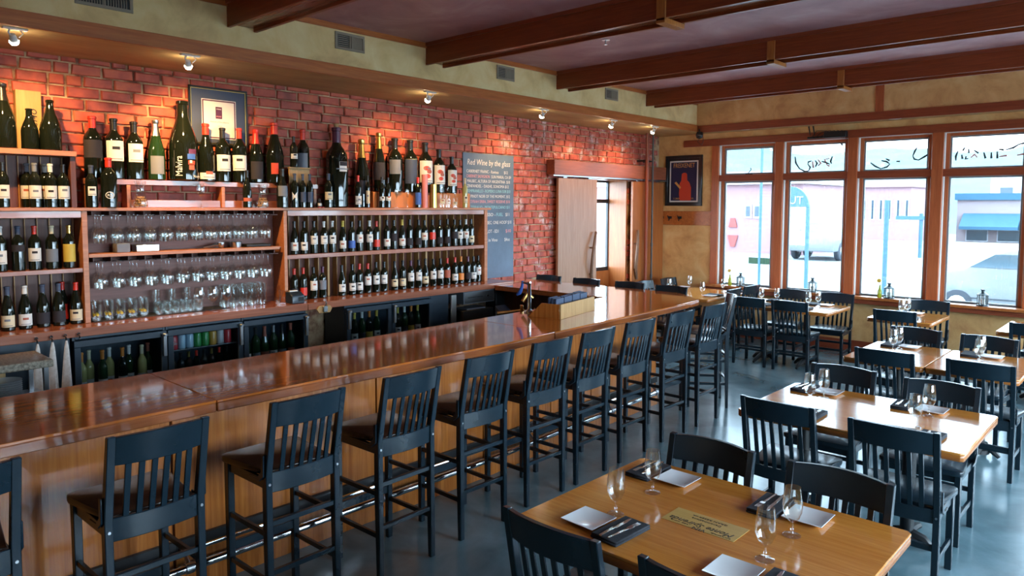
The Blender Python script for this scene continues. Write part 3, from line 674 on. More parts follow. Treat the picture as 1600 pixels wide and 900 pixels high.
chair(1.90, 9.98, PI / 2 - .05, 'black chair at corner table, window side, back towards the room')
chair(1.91, 9.40, PI / 2 + .04, 'black chair at corner table, bar side, back towards the room')
chair(.47, 10.08, -PI / 2, 'black chair under the poster at the corner table')
chair(.45, 9.42, -PI / 2, 'black chair by the doors at the corner table')
chair(5.42, 8.55, 0, 'black chair at near side of the table at the right edge of the picture')
chair(5.40, 9.84, PI, 'black chair at window side of the table at the right edge of the picture')
chair(-.95, 9.50, -PI / 2 + .4, 'black chair standing outside beyond the doorway glass')

# ------------------------------------------------------------------ tables
def table(x0, x1, y0, y1, label, feet):
    t = thing('dining_table', label, 'table', ((x0 + x1) / 2, (y0 + y1) / 2, 0), 0, 'dining tables')
    hx, hy = (x1 - x0) / 2, (y1 - y0) / 2; r = .018
    def rr(k):
        return [(sx_ * (hx - k) + a * r, sy_ * (hy - k) + b * r) for sx_, sy_, a, b in ((1, 1, 0, -1), (1, 1, -1, 0), (-1, 1, 1, 0), (-1, 1, 0, -1), (-1, -1, 0, 1), (-1, -1, 1, 0), (1, -1, -1, 0), (1, -1, 0, 1))]
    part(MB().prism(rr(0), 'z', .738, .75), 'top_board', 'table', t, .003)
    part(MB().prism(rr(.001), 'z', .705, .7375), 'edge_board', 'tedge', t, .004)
    for fx in feet:
        part(MB().lathe([(0, .03), (.075, .03), (.07, .06), (.038, .08), (.038, .66), (.06, .69), (.06, .704), (0, .704)], 14, (fx, 0, 0)), 'column', 'iron', t)
        part(MB().box(fx - .18, fx + .18, -.20, .20, .698, .7045), 'top_plate', 'iron', t)
        for s in (-1, 1):
            part(MB().tube([(fx, s * .03, .075), (fx, s * .14, .062), (fx, s * .26, .035), (fx, s * .30, .015)], [.034, .028, .022, .015], 8), 'foot', 'iron', t)
        for s in (-1, 1):
            part(MB().tube([(fx + s * .03, 0, .075), (fx + s * .09, 0, .062), (fx + s * .125, 0, .03), (fx + s * .14, 0, .015)], [.034, .028, .022, .015], 8), 'foot', 'iron', t)
    return t
tb1 = table(4.49, 5.71, 2.11, 3.05, 'honey oak table with an inlaid wooden panel, nearest the viewer', (-.31, .29))
table(4.44, 5.66, 4.20, 5.13, 'honey oak table for four, second from the viewer', (-.37, .25))
table(4.37, 4.976, 6.30, 7.26, 'small oak table, left one of the pair pushed together', (0,))
table(4.984, 5.60, 6.30, 7.26, 'small oak table, right one of the pair pushed together', (0,))
table(3.82, 4.48, 8.75, 9.58, 'small oak table for two under the third window', (0,))
table(2.17, 3.39, 8.75, 9.57, 'oak table for four under the second window', (-.33, .22))
table(.62, 1.77, 8.90, 10.12, 'pale oak corner table under the poster', (0,))
table(5.07, 5.70, 8.67, 9.57, 'oak table at the right edge of the picture, under the windows', (0,))
part(MB().box(4.933, 5.243, 2.495, 2.635, .7501, .7512), 'inlaid_panel', 'inlay', tb1, 0, True)
text(tb1, 'inlay_lettering', 'GRAN RESERVA', .017, 'ink', FT, (5.165, 2.613, .7513), .15)
text(tb1, 'inlay_lettering', 'Denominazione', .020, 'ink', FT, (5.15, 2.588, .7513), .125)
text(tb1, 'inlay_lettering', 'Monte Spirenda', .046, 'ink', FT, (5.225, 2.548, .7513), .27, shear=.3)
text(tb1, 'inlay_lettering', 'VIN', .030, 'ink', FT, (5.125, 2.512, .7513), .055)
text(tb1, 'inlay_lettering', 'ESTATE BOTTLED', .011, 'ink', FT, (5.225, 2.512, .7513), .08)
text(tb1, 'inlay_lettering', 'RED WINE', .011, 'ink', FT, (5.045, 2.518, .7513), .075)

# ------------------------------------------------------------------ place settings
g0 = thing('wine_glass', '', 'glass', (0, 0, 0), 0, 'stemmed glasses on the tables')
part(MB().lathe([(.0, .0015), (.033, .0), (.0345, .002), (.02, .006), (.007, .010), (.0, .011)], 20), 'foot', 'glass', g0)
part(MB().lathe([(.007, .010), (.0045, .018), (.0075, .026), (.0045, .034), (.005, .050), (.010, .056)], 12), 'stem', 'glass', g0)
part(MB().lathe([(.0, .055), (.010, .056), (.026, .070), (.036, .095), (.0375, .12), (.034, .155), (.029, .19), (.0283, .19), (.033, .155), (.0365, .12), (.035, .096), (.025, .072), (.0, .060)], 24), 'bowl', 'glass', g0)
g0.location = (0, 0, -5)
plm = MB()
def sq(h, z): return [(-h, -h, z), (h, -h, z), (h, h, z), (-h, h, z)]
plm.add(sq(.052, 0) + sq(.08, .013) + sq(.08, .017) + sq(.055, .006), [(3, 2, 1, 0)] + [(i, (i + 1) % 4, 4 + (i + 1) % 4, 4 + i) for i in range(4)] + [(4 + i, 4 + (i + 1) % 4, 8 + (i + 1) % 4, 8 + i) for i in range(4)] + [(8 + i, 8 + (i + 1) % 4, 12 + (i + 1) % 4, 12 + i) for i in range(4)] + [(12, 13, 14, 15)])
plate_me = plm.mesh('square_plate', 'plate', .002)
nap_me = MB().box(-.062, .062, -.11, .11, 0, .011).box(-.060, .062, -.108, .11, .0115, .02).mesh('folded_napkin', 'napkin', .004)
fk = MB(); fk.bar((0, -.095, .003), (0, .02, .003), .009, .003); fk.bar((0, .02, .003), (0, .045, .005), .020, .002)
for k in range(4): fk.bar((-.0075 + k * .005, .043, .005), (-.0075 + k * .005, .088, .004), .0024, .002)
fork_me = fk.mesh('fork', 'cutlery', .0005)
knife_me = MB().bar((0, -.10, .004), (0, -.005, .004), .012, .006).prism([(-.006, -.005), (.008, -.005), (.009, .06), (.003, .10), (-.006, .09)], 'z', .003, .005).mesh('knife', 'cutlery', .0006)
def setting(x, y, rz, where, cutlery=True, dx=0.0, glass=(-.02, .29), plate=True):
    # x, y = table edge point in front of the diner, rz 0 looks to +y
    c, s = math.cos(rz), math.sin(rz)
    def P(a, b, z=.7505): return (x + a * c - b * s, y + a * s + b * c, z)
    j = lambda a: random.uniform(-a, a)
    if plate:
        o = link('square_plate', plate_me, None, P(-.06 + dx, .16)); o.rotation_euler = (0, 0, rz + j(.03)); tag(o, 'white square side plate at ' + where, 'plate', 'white square plates')
    o = link('folded_napkin', nap_me, None, P(.094 + dx, .158)); nr = rz + j(.06); o.rotation_euler = (0, 0, nr); tag(o, 'folded charcoal napkin at ' + where, 'napkin', 'charcoal napkins')
    if cutlery:
        o = link('fork', fork_me, None, P(.118 + dx, .15, .7706)); o.rotation_euler = (0, 0, nr - .06); tag(o, 'steel fork on the napkin at ' + where, 'fork', 'forks')
        o = link('knife', knife_me, None, P(.078 + dx, .15, .7706)); o.rotation_euler = (0, 0, nr + .03); tag(o, 'steel knife on the napkin at ' + where, 'knife', 'knives')
    dup(g0, P(glass[0] + dx, glass[1]), random.random() * 6, 'stemmed clear glass at ' + where)
n1, n2 = 'seat of the nearest table', 'seat of the second table'
setting(4.80, 2.11, 0, 'near left ' + n1); setting(5.41, 2.115, 0, 'near right ' + n1, glass=(-.024, .33))
setting(4.72, 3.05, PI, 'far left ' + n1, glass=(-.05, .355)); setting(5.31, 3.05, PI, 'far right ' + n1, glass=(-.07, .35))
setting(4.74, 4.20, 0, 'near left ' + n2, glass=(-.02, .436)); setting(5.37, 4.20, 0, 'near right ' + n2, glass=(-.02, .335))
setting(4.66, 5.13, PI, 'far left ' + n2, glass=(-.08, .30)); setting(5.28, 5.13, PI, 'far right ' + n2, glass=(-.07, .286))
n3 = ' seat of the left paired table'; n4 = ' seat of the right paired table'
setting(4.66, 6.30, 0, 'near' + n3, False, glass=(-.05, .55)); setting(4.62, 7.26, PI, 'far' + n3, False, glass=(0, .27))
setting(5.30, 6.30, 0, 'near' + n4, False, glass=(-.04, .50)); setting(5.24, 7.26, PI, 'far' + n4, False, glass=(0, .27))
setting(4.14, 8.75, 0, 'near seat of the table for two', False, glass=(-.06, .40)); setting(4.10, 9.58, PI, 'window seat of the table for two', False, glass=(0, .27))
n5 = ' seat of the table under the second window'
setting(2.48, 8.75, 0, 'near left' + n5, False, glass=(-.10, .46)); setting(2.98, 8.75, 0, 'near right' + n5, False, glass=(.05, .36))
setting(2.55, 9.57, PI, 'window left' + n5, False, glass=(0, .27)); setting(3.08, 9.57, PI, 'window right' + n5, False, glass=(0, .27))
n6 = ' seat of the corner table'
setting(1.77, 9.32, PI / 2, 'room side, bar end' + n6, False, glass=(-.02, .29)); setting(1.77, 9.95, PI / 2, 'room side, window end' + n6, False, glass=(-.02, .29))
setting(.62, 9.35, -PI / 2, 'wall side, bar end' + n6, False, glass=(-.02, .29)); setting(.62, 9.95, -PI / 2, 'wall side, window end' + n6, False, glass=(-.02, .29))
setting(5.42, 8.67, 0, 'near seat of the table at the right picture edge', False)
bpy.data.objects.remove(g0.children[0]); bpy.data.objects.remove(g0.children[0]); bpy.data.objects.remove(g0.children[0]); bpy.data.objects.remove(g0)

# ------------------------------------------------------------------ back bar: counter, racks
ZK = 1.085; XS = .24
t = thing('back_counter', 'long reddish wooden back counter below the bottle racks', 'counter', (.22, 2.6, 1.02))
for a, b in ((-1.2, 3.655), (3.658, 6.49)):
    part(MB().box(.026, .415, a, b, ZK - .062, ZK), 'top_board', 'counter', t, .002, True)
    part(MB().box(.416, .444, a, b, ZK - .066, ZK + .001), 'edge_board', 'counter', t, .004, True)
t = thing('shelf_plank', 'long wooden plank at eye level carrying the large display bottles', 'shelf', (.12, 2.6, 1.95))
part(MB().box(.026, XS + .005, -1.0, 6.305, 1.952, 1.976), 'board', 'rack', t, .002, True)
part(MB().box(XS - .015, XS - .003, 3.58, 6.19, 1.90, 1.951), 'apron', 'counter', t, .002, True)
part(MB().box(XS - .015, XS - .003, -1.0, 1.843, 1.90, 1.951), 'apron', 'counter', t, .002, True)
# left wine rack
t = thing('wine_rack', 'left wine rack with tall side and a raised top shelf', 'rack', (.12, .4, ZK))
part(MB().box(.026, XS - .004, 1.845, 1.884, ZK + .001, 1.951), 'side_panel', 'rack', t, .002, True)
part(MB().box(.026, .20, 1.792, 1.83, 1.977, 2.362), 'upper_side_panel', 'rackdark', t, .002, True)
part(MB().box(.026, XS - .01, -1.0, 1.83, 2.363, 2.402), 'top_shelf', 'rack', t, .002, True)
part(MB().box(.026, XS - .01, -1.0, 1.843, 1.482, 1.515), 'mid_shelf', 'counter', t, .002, True)
part(MB().box(.026, .034, -1.0, 1.79, 1.978, 2.36).box(.026, .034, -1.0, 1.843, 1.517, 1.89).box(.026, .034, -1.0, 1.843, ZK + .002, 1.48), 'back_panel', 'rackdark', t, 0, True)
for z0, z1 in ((ZK + .002, 1.481), (1.516, 1.945), (1.978, 2.361)):
    for k in range(8):
        y = 1.27 + k * .0805 if z0 < 1.9 else 1.27 + k * .072
        part(MB().box(.036, .052, y, y + .007, z0, z1), 'divider', 'strip', t, 0, True)
# right wine rack
t = thing('wine_rack', 'right wine rack with two rows of upright bottles', 'rack', (.12, 4.9, ZK))
part(MB().box(.026, XS - .004, 3.541, 3.575, ZK + .001, 1.951), 'side_panel', 'rack', t, .002, True)
part(MB().box(.026, XS - .004, 6.20, 6.25, ZK + .001, 1.951), 'side_panel', 'rack', t, .002, True)
part(MB().box(.026, XS - .01, 3.576, 6.199, 1.49, 1.53), 'mid_shelf', 'counter', t, .002, True)
part(MB().box(.026, .034, 3.576, 6.199, ZK + .002, 1.489).box(.026, .034, 3.576, 6.199, 1.531, 1.95), 'back_panel', 'rackdark', t, 0, True)
for z0, z1 in ((ZK + .002, 1.489), (1.531, 1.945)):
    for k in range(24):
        y = 3.66 + k * .1075; th = .022 if k in (4, 10, 16) else .007
        if y < 6.18: part(MB().box(.036, .11, y, y + th, z0, z1), 'divider', 'strip', t, 0, True)
# stemware rack in the middle
t = thing('glass_rack', 'middle rack holding hanging stemmed glasses in two tiers', 'rack', (.12, 2.7, ZK))
part(MB().box(.026, XS - .008, 1.886, 3.50, 1.59, 1.618), 'mid_shelf', 'rack', t, .002, True)
part(MB().box(.026, .034, 1.886, 3.54, ZK + .002, 1.589).box(.026, .034, 1.886, 3.54, 1.619, 1.95), 'back_panel', 'rackback', t, 0, True)
part(MB().box(.05, .07, 3.50, 3.54, 1.60, 1.61).box(.16, .18, 3.50, 3.54, 1.60, 1.61), 'bracket', 'steel', t, 0, True)
hg = MB().lathe([(0, 0), (.034, .001), (.034, -.002), (.012, -.006), (.005, -.014), (.0046, -.085), (.010, -.096), (.028, -.118), (.0375, -.150), (.036, -.185), (.031, -.222), (.0303, -.222), (.0352, -.185), (.0367, -.150), (.027, -.120), (.0, -.100)], 14).mesh('wine_glass', 'glass')
for tier, zt in ((0, 1.951), (1, 1.589)):
    for k in range(13):
        y = 1.925 + k * .1275
        part(MB().box(.03, XS - .03, y - .004, y + .004, zt - .034, zt - .001).box(.03, XS - .03, y - .040, y + .040, zt - .042, zt - .035), 'stem_runner', 'rackdark', t, .001, True)
        if k < 12:
            for q in range(3):
                o = link('wine_glass', hg, None, (.052 + q * .075, y + .0637 + random.uniform(-.004, .004), zt - .0325)); o.rotation_euler = (0, 0, random.random() * 6)
                tag(o, 'clear glass hanging in %s tier, %s slot from left, %s row' % (('upper', 'lower')[tier], ORD[k], ('back', 'middle', 'front')[q]), 'glass', ['glasses hanging in the upper tier', 'glasses hanging in the lower tier'][tier])
# things standing in the glass rack
def tumbler(r, h, n=16): return MB().lathe([(0, 0), (r * .9, 0), (r, h), (r * .95, h), (r * .84, .012), (0, .012)], n)
solo(MB().box(.03, .235, 1.90, 2.98, ZK + .0005, ZK + .008), 'rubber_mat', 'rubber', 'black rubber mat under the tumblers on the back counter', 'mat', None, .002)
sun_me = tumbler(.036, .145).mesh('glass', 'glass'); fl_me = MB().lathe([(0, 0), (.010, 0), (.010, .001), (0, .001)], 8).mesh('flower', 'petal'); ctr_me = MB().lathe([(0, .001), (.004, .001), (.004, .002), (0, .002)], 6).mesh('centre', 'ink')
for k in range(10):
    c = thing('tumbler', 'tumbler printed with sunflowers, %s from the left in the %s row' % (ORD[k // 2], ('front', 'back')[k % 2]), 'tumbler', (.185 - .085 * (k % 2), 1.945 + .088 * (k // 2) + .02 * (k % 2), ZK + .0085), 0, 'sunflower tumblers')
    link('glass', sun_me, c)
    for a in (-.9, -.2):
        f = link('flower', fl_me, c, (.0355 * math.cos(a), .0355 * math.sin(a), .045)); f.rotation_euler = (0, PI / 2, a); link('centre', ctr_me, f)
sm = tumbler(.030, .095, 12).mesh('tumbler', 'glass')
for k in range(18):
    o = link('tumbler', sm, None, (.205 - .062 * (k % 3), 2.415 + .066 * (k // 3) + .01 * (k % 3), ZK + .0085)); tag(o, 'short tumbler on rubber mat, %s from left, %s row' % (ORD[k // 3], ('front', 'middle', 'back')[k % 3]), 'tumbler', 'short plain tumblers')
o_me = sm
for k in range(9):
    if k < 6:
        o = link('tumbler', o_me, None, (.115 - .062 * (k % 2), 2.425 + .13 * (k // 2), ZK + .105)); tag(o, 'short tumbler stacked on other tumblers, %s from left, %s row' % (ORD[k // 2], ('middle', 'back')[k % 2]), 'tumbler', 'stacked plain tumblers')
big = MB().lathe([(0, .001), (.036, 0), (.036, .003), (.01, .007), (.004, .012), (.004, .075), (.03, .095), (.046, .13), (.045, .165), (.036, .215), (.0352, .215), (.044, .165), (.045, .13), (.029, .097), (0, .08)], 18).mesh('wine_glass', 'glass')
for k in range(3):
    o = link('wine_glass', big, None, (.30, 2.70 + .12 * k, ZK + .001)); tag(o, 'large upright wine glass on the back counter edge, %s from the left' % ORD[k], 'glass', 'upright wine glasses')
pint = tumbler(.04, .20).mesh('pint_glass', 'glass')
for k in range(10):
    o = link('pint_glass', pint, None, (.19 - .095 * (k % 2), 2.985 + .088 * (k // 2) + .02 * (k % 2), ZK + .001 + (.008 if k == 0 else 0))); tag(o, 'tall beer glass on the counter, %s from the left in the %s row' % (ORD[k // 2], ('front', 'back')[k % 2]), 'glass', 'tall beer glasses')
t = thing('pick_glass', 'square glass holding picks beside the small black card printer', 'glass', (.31, 3.45, ZK + .001))
part(MB().box(-.035, .035, -.035, .035, 0, .07), 'cup', 'glass', t, .004)
for k in range(4): part(MB().tube([(-.01 + .006 * k, -.01, .006), (.02 - .014 * k, .03 - .01 * k, .13)], .0016, 5), 'pick', 'steel', t)
t = thing('card_printer', 'small black receipt printer on the back counter', 'printer', (.33, 3.59, ZK + .001))
part(MB().prism([(-.06, 0), (.06, 0), (.06, .075), (.0, .105), (-.06, .105)], 'y', -.065, .065), 'body', 'fridge', t, .006)
part(MB().box(-.05, -.02, -.04, .04, .105, .115), 'paper', 'paper', t)
part(MB().box(.0601, .062, .0, .055, .02, .06), 'slot', 'dark', t)
solo(MB().box(.10, .20, 2.10, 2.20, 1.619, 1.69), 'small_box', 'grey', 'small grey box on the middle glass shelf', 'box', None, .004)
solo(MB().box(.09, .19, 2.25, 2.43, 1.619, 1.675), 'steel_box', 'steel', 'low steel box on the middle glass shelf', 'box', None, .004)
t = thing('ice_scoop', 'steel scoop lying on the middle glass shelf', 'scoop', (.14, 2.98, 1.619))
part(MB().lathe([(0, 0), (.02, .004), (.03, .03), (.03, .05)], 12), 'bowl', 'steel', t); part(MB().tube([(0, -.02, .03), (.0, -.16, .01)], [.012, .006], 8), 'handle', 'steel', t)
solo(MB().lathe([(0, 0), (.045, 0), (.05, .05), (.03, .055), (0, .055)], 14, (.14, 3.12, 1.619)), 'strainer', 'steel', 'round steel strainer beside the scoop on the middle glass shelf', 'strainer')
solo(MB().box(.06, .18, 3.2, 3.44, 1.619, 1.645), 'tray', 'rubber', 'flat black tray at the right end of the middle glass shelf', 'tray', None, .004)

# ------------------------------------------------------------------ bottles
PROF = {
 'bordeaux': [(0, .002), (.034, 0), (.038, .005), (.038, .185), (.0365, .20), (.028, .218), (.018, .232), (.0145, .245), (.014, .285), (.0165, .287), (.0165, .297), (.013, .30), (0, .30)],
 'burgundy': [(0, .002), (.034, 0), (.038, .005), (.038, .135), (.036, .155), (.028, .19), (.0195, .22), (.0150, .245), (.014, .285), (.0165, .287), (.0165, .297), (.013, .30), (0, .30)],
 'champagne': [(0, .002), (.034, 0), (.038, .005), (.038, .12), (.0355, .15), (.028, .185), (.0195, .22), (.0145, .25), (.0125, .28), (.0150, .283), (.0150, .296), (.011, .30), (0, .30)]}
CAP = {'bordeaux': [(.0150, .243), (.0150, .286), (.0175, .288), (.0175, .299), (.013, .302), (0, .302)], 'burgundy': [(.0158, .243), (.0150, .286), (.0175, .288), (.0175, .299), (.013, .302), (0, .302)],
       'champagne': [(.0205, .22), (.0155, .25), (.0137, .28), (.0165, .284), (.0165, .299), (.011, .303), (0, .303)]}
cache = {}
def bme(kind, typ, mat, extra=None):
    k = (kind, typ, mat, extra)
    if k not in cache:
        if kind == 'body': cache[k] = MB().lathe(PROF[typ], 18).mesh('body', mat)
        elif kind == 'cap': cache[k] = MB().lathe(CAP[typ], 14).mesh('capsule', mat)
        else:
            z0, z1, ha = extra; cache[k] = MB().arc(.0385 if kind == 'label' else .03885, z0, z1, -ha, ha, 10).mesh('label', mat)
    return cache[k]
def bottle(typ, x, y, z, d=.076, h=.30, glass='bottle', cap='blackfoil', label='paper', ls=(.05, .125, 1.25), desc='', group=None, turn=None, extra=None):
    t = thing('wine_bottle', desc, 'bottle', (x, y, z + .0006), (.7 * math.atan2(-y, 6.42) + random.uniform(-.25, .25)) if turn is None else turn, group)
    s = d / .076; t.scale = (s, s, h / .30)
    link('body', bme('body', typ, glass), t)
    if cap: link('capsule', bme('cap', typ, cap), t)
    if label: link('label', bme('label', typ, label, ls), t)
    if label in ('paper', 'cream'):
        m = (ls[0] + ls[1]) / 2; q = len(t.name) % 2 * .004 + (int(abs(y) * 97) % 5) * .003
        link('label_print', bme('print', typ, ('grey', 'darklabel', 'terracotta')[int(abs(y) * 131) % 3], (m + q - .007, m + q + .008, .42)), t)
        link('label_print', bme('print', typ, 'grey', (ls[0] + .008, ls[0] + .012, .75)), t)
    if extra: link('label_band', bme('label', typ, extra[0], extra[1]), t)
    return t
CN = {'blackfoil': 'black', 'red': 'red', 'yellow': 'yellow', 'paper': 'white', 'cream': 'cream', 'purple': 'purple', 'orange': 'orange', 'gold': 'gold', 'blue': 'blue', 'terracotta': 'terracotta', 'darklabel': 'dark', 'grey': 'grey', 'silver': 'silver', 'navy': 'navy'}
r1 = [3.686, 3.791, 3.9, 4.011, 4.109, 4.231, 4.339, 4.436, 4.56, 4.65, 4.786, 4.881, 4.992, 5.097, 5.224, 5.312, 5.428, 5.539, 5.657, 5.768, 5.854, 5.95, 6.037]
r2 = [3.677, 3.775, 3.888, 3.991, 4.215, 4.34, 4.429, 4.534, 4.64, 4.745, 4.887, 4.998, 5.111, 5.223, 5.321, 5.437, 5.546, 5.652, 5.774, 5.869, 5.984, 6.075, 6.155]
l1 = 'paper paper paper paper paper paper blue paper paper red paper darklabel paper darklabel darklabel paper red darklabel darklabel darklabel paper paper cream'.split()
c1 = 'blackfoil blackfoil blackfoil paper paper yellow blackfoil blackfoil paper red blackfoil blackfoil yellow blackfoil blackfoil blackfoil blackfoil blackfoil blackfoil blackfoil blackfoil paper blackfoil'.split()
l2 = 'darklabel red paper grey paper paper paper paper paper paper cream cream paper paper cream paper paper terracotta paper orange darklabel paper paper'.split()
c2 = 'red red blackfoil purple blackfoil blackfoil red red blackfoil blackfoil blackfoil blackfoil purple blackfoil blackfoil blackfoil blackfoil red red orange purple blackfoil blackfoil'.split()
hi = {2, 3, 4, 8, 16, 20, 21}
for i, y in enumerate(r1):
    ls = (.085, .165, 1.25) if i in hi or i % 4 == 3 else (.035, .11, 1.25)
    bottle('bordeaux' if i not in (0, 5, 12) else 'burgundy', .172, y, 1.53, .074, .305 + .012 * random.random(), 'bottle', c1[i], l1[i], ls, '%s capped bottle with %s label, %s from left on the upper right shelf' % (CN[c1[i]], CN[l1[i]], ORD[i]), 'bottles on the upper right shelf')
for i, y in enumerate(r2):
    ls = (.08, .17, 1.25) if i in (2, 3, 7, 8, 9, 12, 13, 15, 16, 17, 22) else (.04, .115, 1.25)
    bottle('burgundy' if i in (4, 10, 14) else 'bordeaux', .172, y, ZK + .0015, .074, .305 + .012 * random.random(), 'bottle', c2[i], l2[i], ls, '%s capped bottle with %s label, %s from left on the counter in right rack' % (CN[c2[i]], CN[l2[i]], ORD[i]), 'bottles on the counter in the right rack')
for i, (y, c, l, ls) in enumerate(((1.329, 'paper', 'paper', (.05, .14, 1.25)), (1.439, 'navy', 'darklabel', (.13, .175, 1.4)), (1.543, 'red', 'paper', (.06, .15, 1.25)), (1.655, 'cream', 'grey', (.05, .14, 1.2)), (1.771, 'gold', 'yellow', (.045, .17, 1.3)))):
    bottle('bordeaux', .172, y, 1.516, .083, .325, 'bottle', c, l, ls, '%s capped bottle with %s label, %s from left on the left rack shelf' % (CN[c], CN[l], ORD[i]), 'bottles on the left rack shelf')
for i, (y, c, l) in enumerate(((1.356, 'navy', 'cream'), (1.463, 'paper', 'paper'), (1.577, 'navy', 'darklabel'), (1.682, 'navy', 'darklabel'), (1.800, 'red', 'cream'))):
    bottle('burgundy', .185, y, ZK + .0015, .086, .318, 'bottle', c, l, (.025, .105, 1.3), '%s capped burgundy bottle with %s label, %s from left on counter in left rack' % (CN[c], CN[l], ORD[i]), 'burgundy bottles in the left rack')
bottle('burgundy', .09, 1.735, ZK + .0015, .08, .318, 'bottle', 'red', 'red', (.03, .14, 1.2), 'bottle with dark red label half hidden behind the last burgundy bottle', 'burgundy bottles in the left rack')
for i, (x, y, c, l) in enumerate(((.17, 1.362, 'blackfoil', 'paper'), (.10, 1.53, 'grey', 'paper'), (.18, 1.56, 'grey', 'paper'), (.10, 1.645, 'paper', 'paper'), (.18, 1.662, 'paper', 'paper'), (.17, 1.748, 'blackfoil', 'paper'))):
    bottle('bordeaux', x, y, 1.9765, .083, .325, 'bottle', c, l, (.06, .15, 1.15), 'bottle with %s capsule and white label, %s from left under the raised top shelf' % (CN[c], ORD[i]), 'bottles under the raised top shelf')
bottle('champagne', .125, 1.388, 2.4025, .168, .464, 'bottle', 'blackfoil', None, desc='largest dark bottle on the raised top shelf at far left')
bottle('burgundy', .165, 1.545, 2.4025, .112, .298, 'bottle', None, None, desc='short dark bottle in front of the crate on raised top shelf')
bottle('champagne', .165, 1.68, 2.4025, .144, .375, 'bottle', None, None, desc='dark sloping bottle right of the crate on raised top shelf')
t = thing('wine_crate', 'upright pale wooden wine box between bottles on the raised top shelf', 'box', (.055, 1.565, 2.4025))
part(MB().box(-.035, .035, -.082, .082, 0, .44), 'box', 'cardbox', t, .003)
me = text_mesh('crate_lettering', 'Merlo', .085, 'ink', .0006, 'LEFT', .2); o = link('crate_lettering', me, t); o.matrix_local = Matrix(((0, 0, 1, .0355), (0, -1, 0, .05), (1, 0, 0, .10), (0, 0, 0, 1)))
# riser on the plank
t = thing('display_riser', 'reddish wooden riser behind the carafes on the eye level plank', 'riser', (.08, 2.8, 1.9765))
part(MB().box(.026, .138, 1.90, 3.98, 2.162, 2.204), 'top_board', 'counter', t, .002, True)
for y in (1.91, 2.21, 3.0, 3.93): part(MB().box(.026, .135, y, y + .03, 1.9775, 2.1615), 'upright', 'rack', t, .002, True)
part(MB().box(.105, .115, 2.245, 2.995, 1.9775, 2.04), 'low_board', 'counter', t, .002, True)
part(MB().box(.105, .115, 3.035, 3.92, 1.9775, 2.04), 'low_board', 'counter', t, .002, True)
solo(MB().box(.026, .135, 4.64, 5.50, 1.9765, 2.145), 'display_box', 'orangebox', 'orange display box under the large bottles behind the flutes', 'box', None, .003)
solo(MB().box(.026, .13, 5.53, 6.06, 1.9765, 2.145), 'display_box', 'orangebox', 'orange display box at the right end of the plank', 'box', None, .003)
ZRs = 2.2045
bottle('bordeaux', .082, 1.99, ZRs, .135, .486, cap='red', label='darklabel', ls=(.10, .185, 1.2), desc='magnum with red wax cap and dark label, first on the riser', turn=-.25)
bottle('bordeaux', .082, 2.145, ZRs, .135, .481, label='paper', ls=(.09, .19, 1.15), desc='magnum with black top and white label, second on the riser', turn=-.1)
bottle('bordeaux', .082, 2.297, ZRs, .135, .47, label='paper', ls=(.09, .185, .95), desc='magnum with clipped white label, third on the riser', turn=-.05)
bottle('champagne', .082, 2.468, ZRs, .14, .50, 'greenglass', 'silver', 'grey', (.03, .12, .8), 'green sparkling bottle with silver neck foil on the riser')
mv = bottle('burgundy', .130, 2.675, ZRs, .235, .674, cap=None, label=None, desc='very large dark bottle painted with white lettering and a coloured figure', turn=-.15)
def bend(parent, s, size, mat, r, a0, z0, vertical, zs=1.0):
    me = text_mesh('painted_lettering', s, size, mat, .0002)
    for v in me.vertices:
        tx, ty, rr = v.co.x, v.co.y, r + v.co.z
        ang, zz = (a0 - ty / r, z0 + tx) if vertical else (a0 + tx / r, z0 + ty)
        v.co = (rr * math.cos(ang), rr * math.sin(ang), zz * zs)
    return link('painted_lettering', me, parent)
bend(mv, 'Malvira', .026, 'paper', .0387, -.35, .016, True)
bend(mv, '2001', .011, 'paper', .0340, .25, .148, False)
bend(mv, 'Roero', .014, 'paper', .0387, .40, .012, False)
for k, (z0, z1, a0, a1, c) in enumerate(((.06, .075, .05, .55, 'posterred'), (.08, .10, .0, .6, 'blue'), (.10, .118, .1, .7, 'purple'), (.04, .058, .1, .5, 'terracotta'))):
    link('painted_figure', MB().arc(.0386 + .0001 * k, z0, z1, a0, a1, 5).mesh('painted_figure', c), mv)
link('painted_eye', MB().arc(.0391, .066, .076, .15, .32, 3).mesh('painted_eye', 'paper'), mv)
bottle('burgundy', .098, 2.885, ZRs, .14, .502, cap='red', label='paper', ls=(.012, .045, 1.2), desc='dark bottle with long red neck foil and low white label on riser')
bottle('bordeaux', .098, 3.035, ZRs, .125, .478, label='paper', ls=(.06, .15, 1.2), desc='bottle with black top and wide white label before the certificate')
bottle('bordeaux', .098, 3.192, ZRs, .125, .486, cap='red', label='paper', ls=(.065, .15, 1.2), desc='bottle with short red wax cap and white label before the certificate')
bottle('champagne', .082, 3.36, ZRs, .135, .489, cap='red', label='darklabel', ls=(.02, .12, .9), desc='dark sloping bottle with small red cap right of the certificate')
bottle('burgundy', .098, 3.54, ZRs, .165, .565, 'bottle', 'red', 'posterred', (.045, .10, .4), 'bulky dark bottle with dripping red wax and red mark')
bottle('bordeaux', .080, 3.85, ZRs, .125, .528, 'bottle', 'red', 'grey', (.06, .17, .8), 'bulky dark bottle with red wax behind the pale wooden box')
t = thing('sample_box', 'pale wooden display box behind the small bow-label bottle', 'box', (.16, 3.76, 1.9765))
part(MB().box(-.008, .008, -.11, .11, 0, .37), 'back_board', 'cardbox', t, .002)
t.location.x = .155
solo(MB().box(.146, .179, 3.645, 3.875, 2.348, 2.362), 'small_shelf', 'cardbox', 'pale wooden ledge on top of the small display box', 'shelf', None, .001)
bottle('bordeaux', .165, 3.70, 2.363, .072, .288, label='paper', ls=(.08, .13, 1.1), desc='slim bottle standing on top of the pale wooden box')
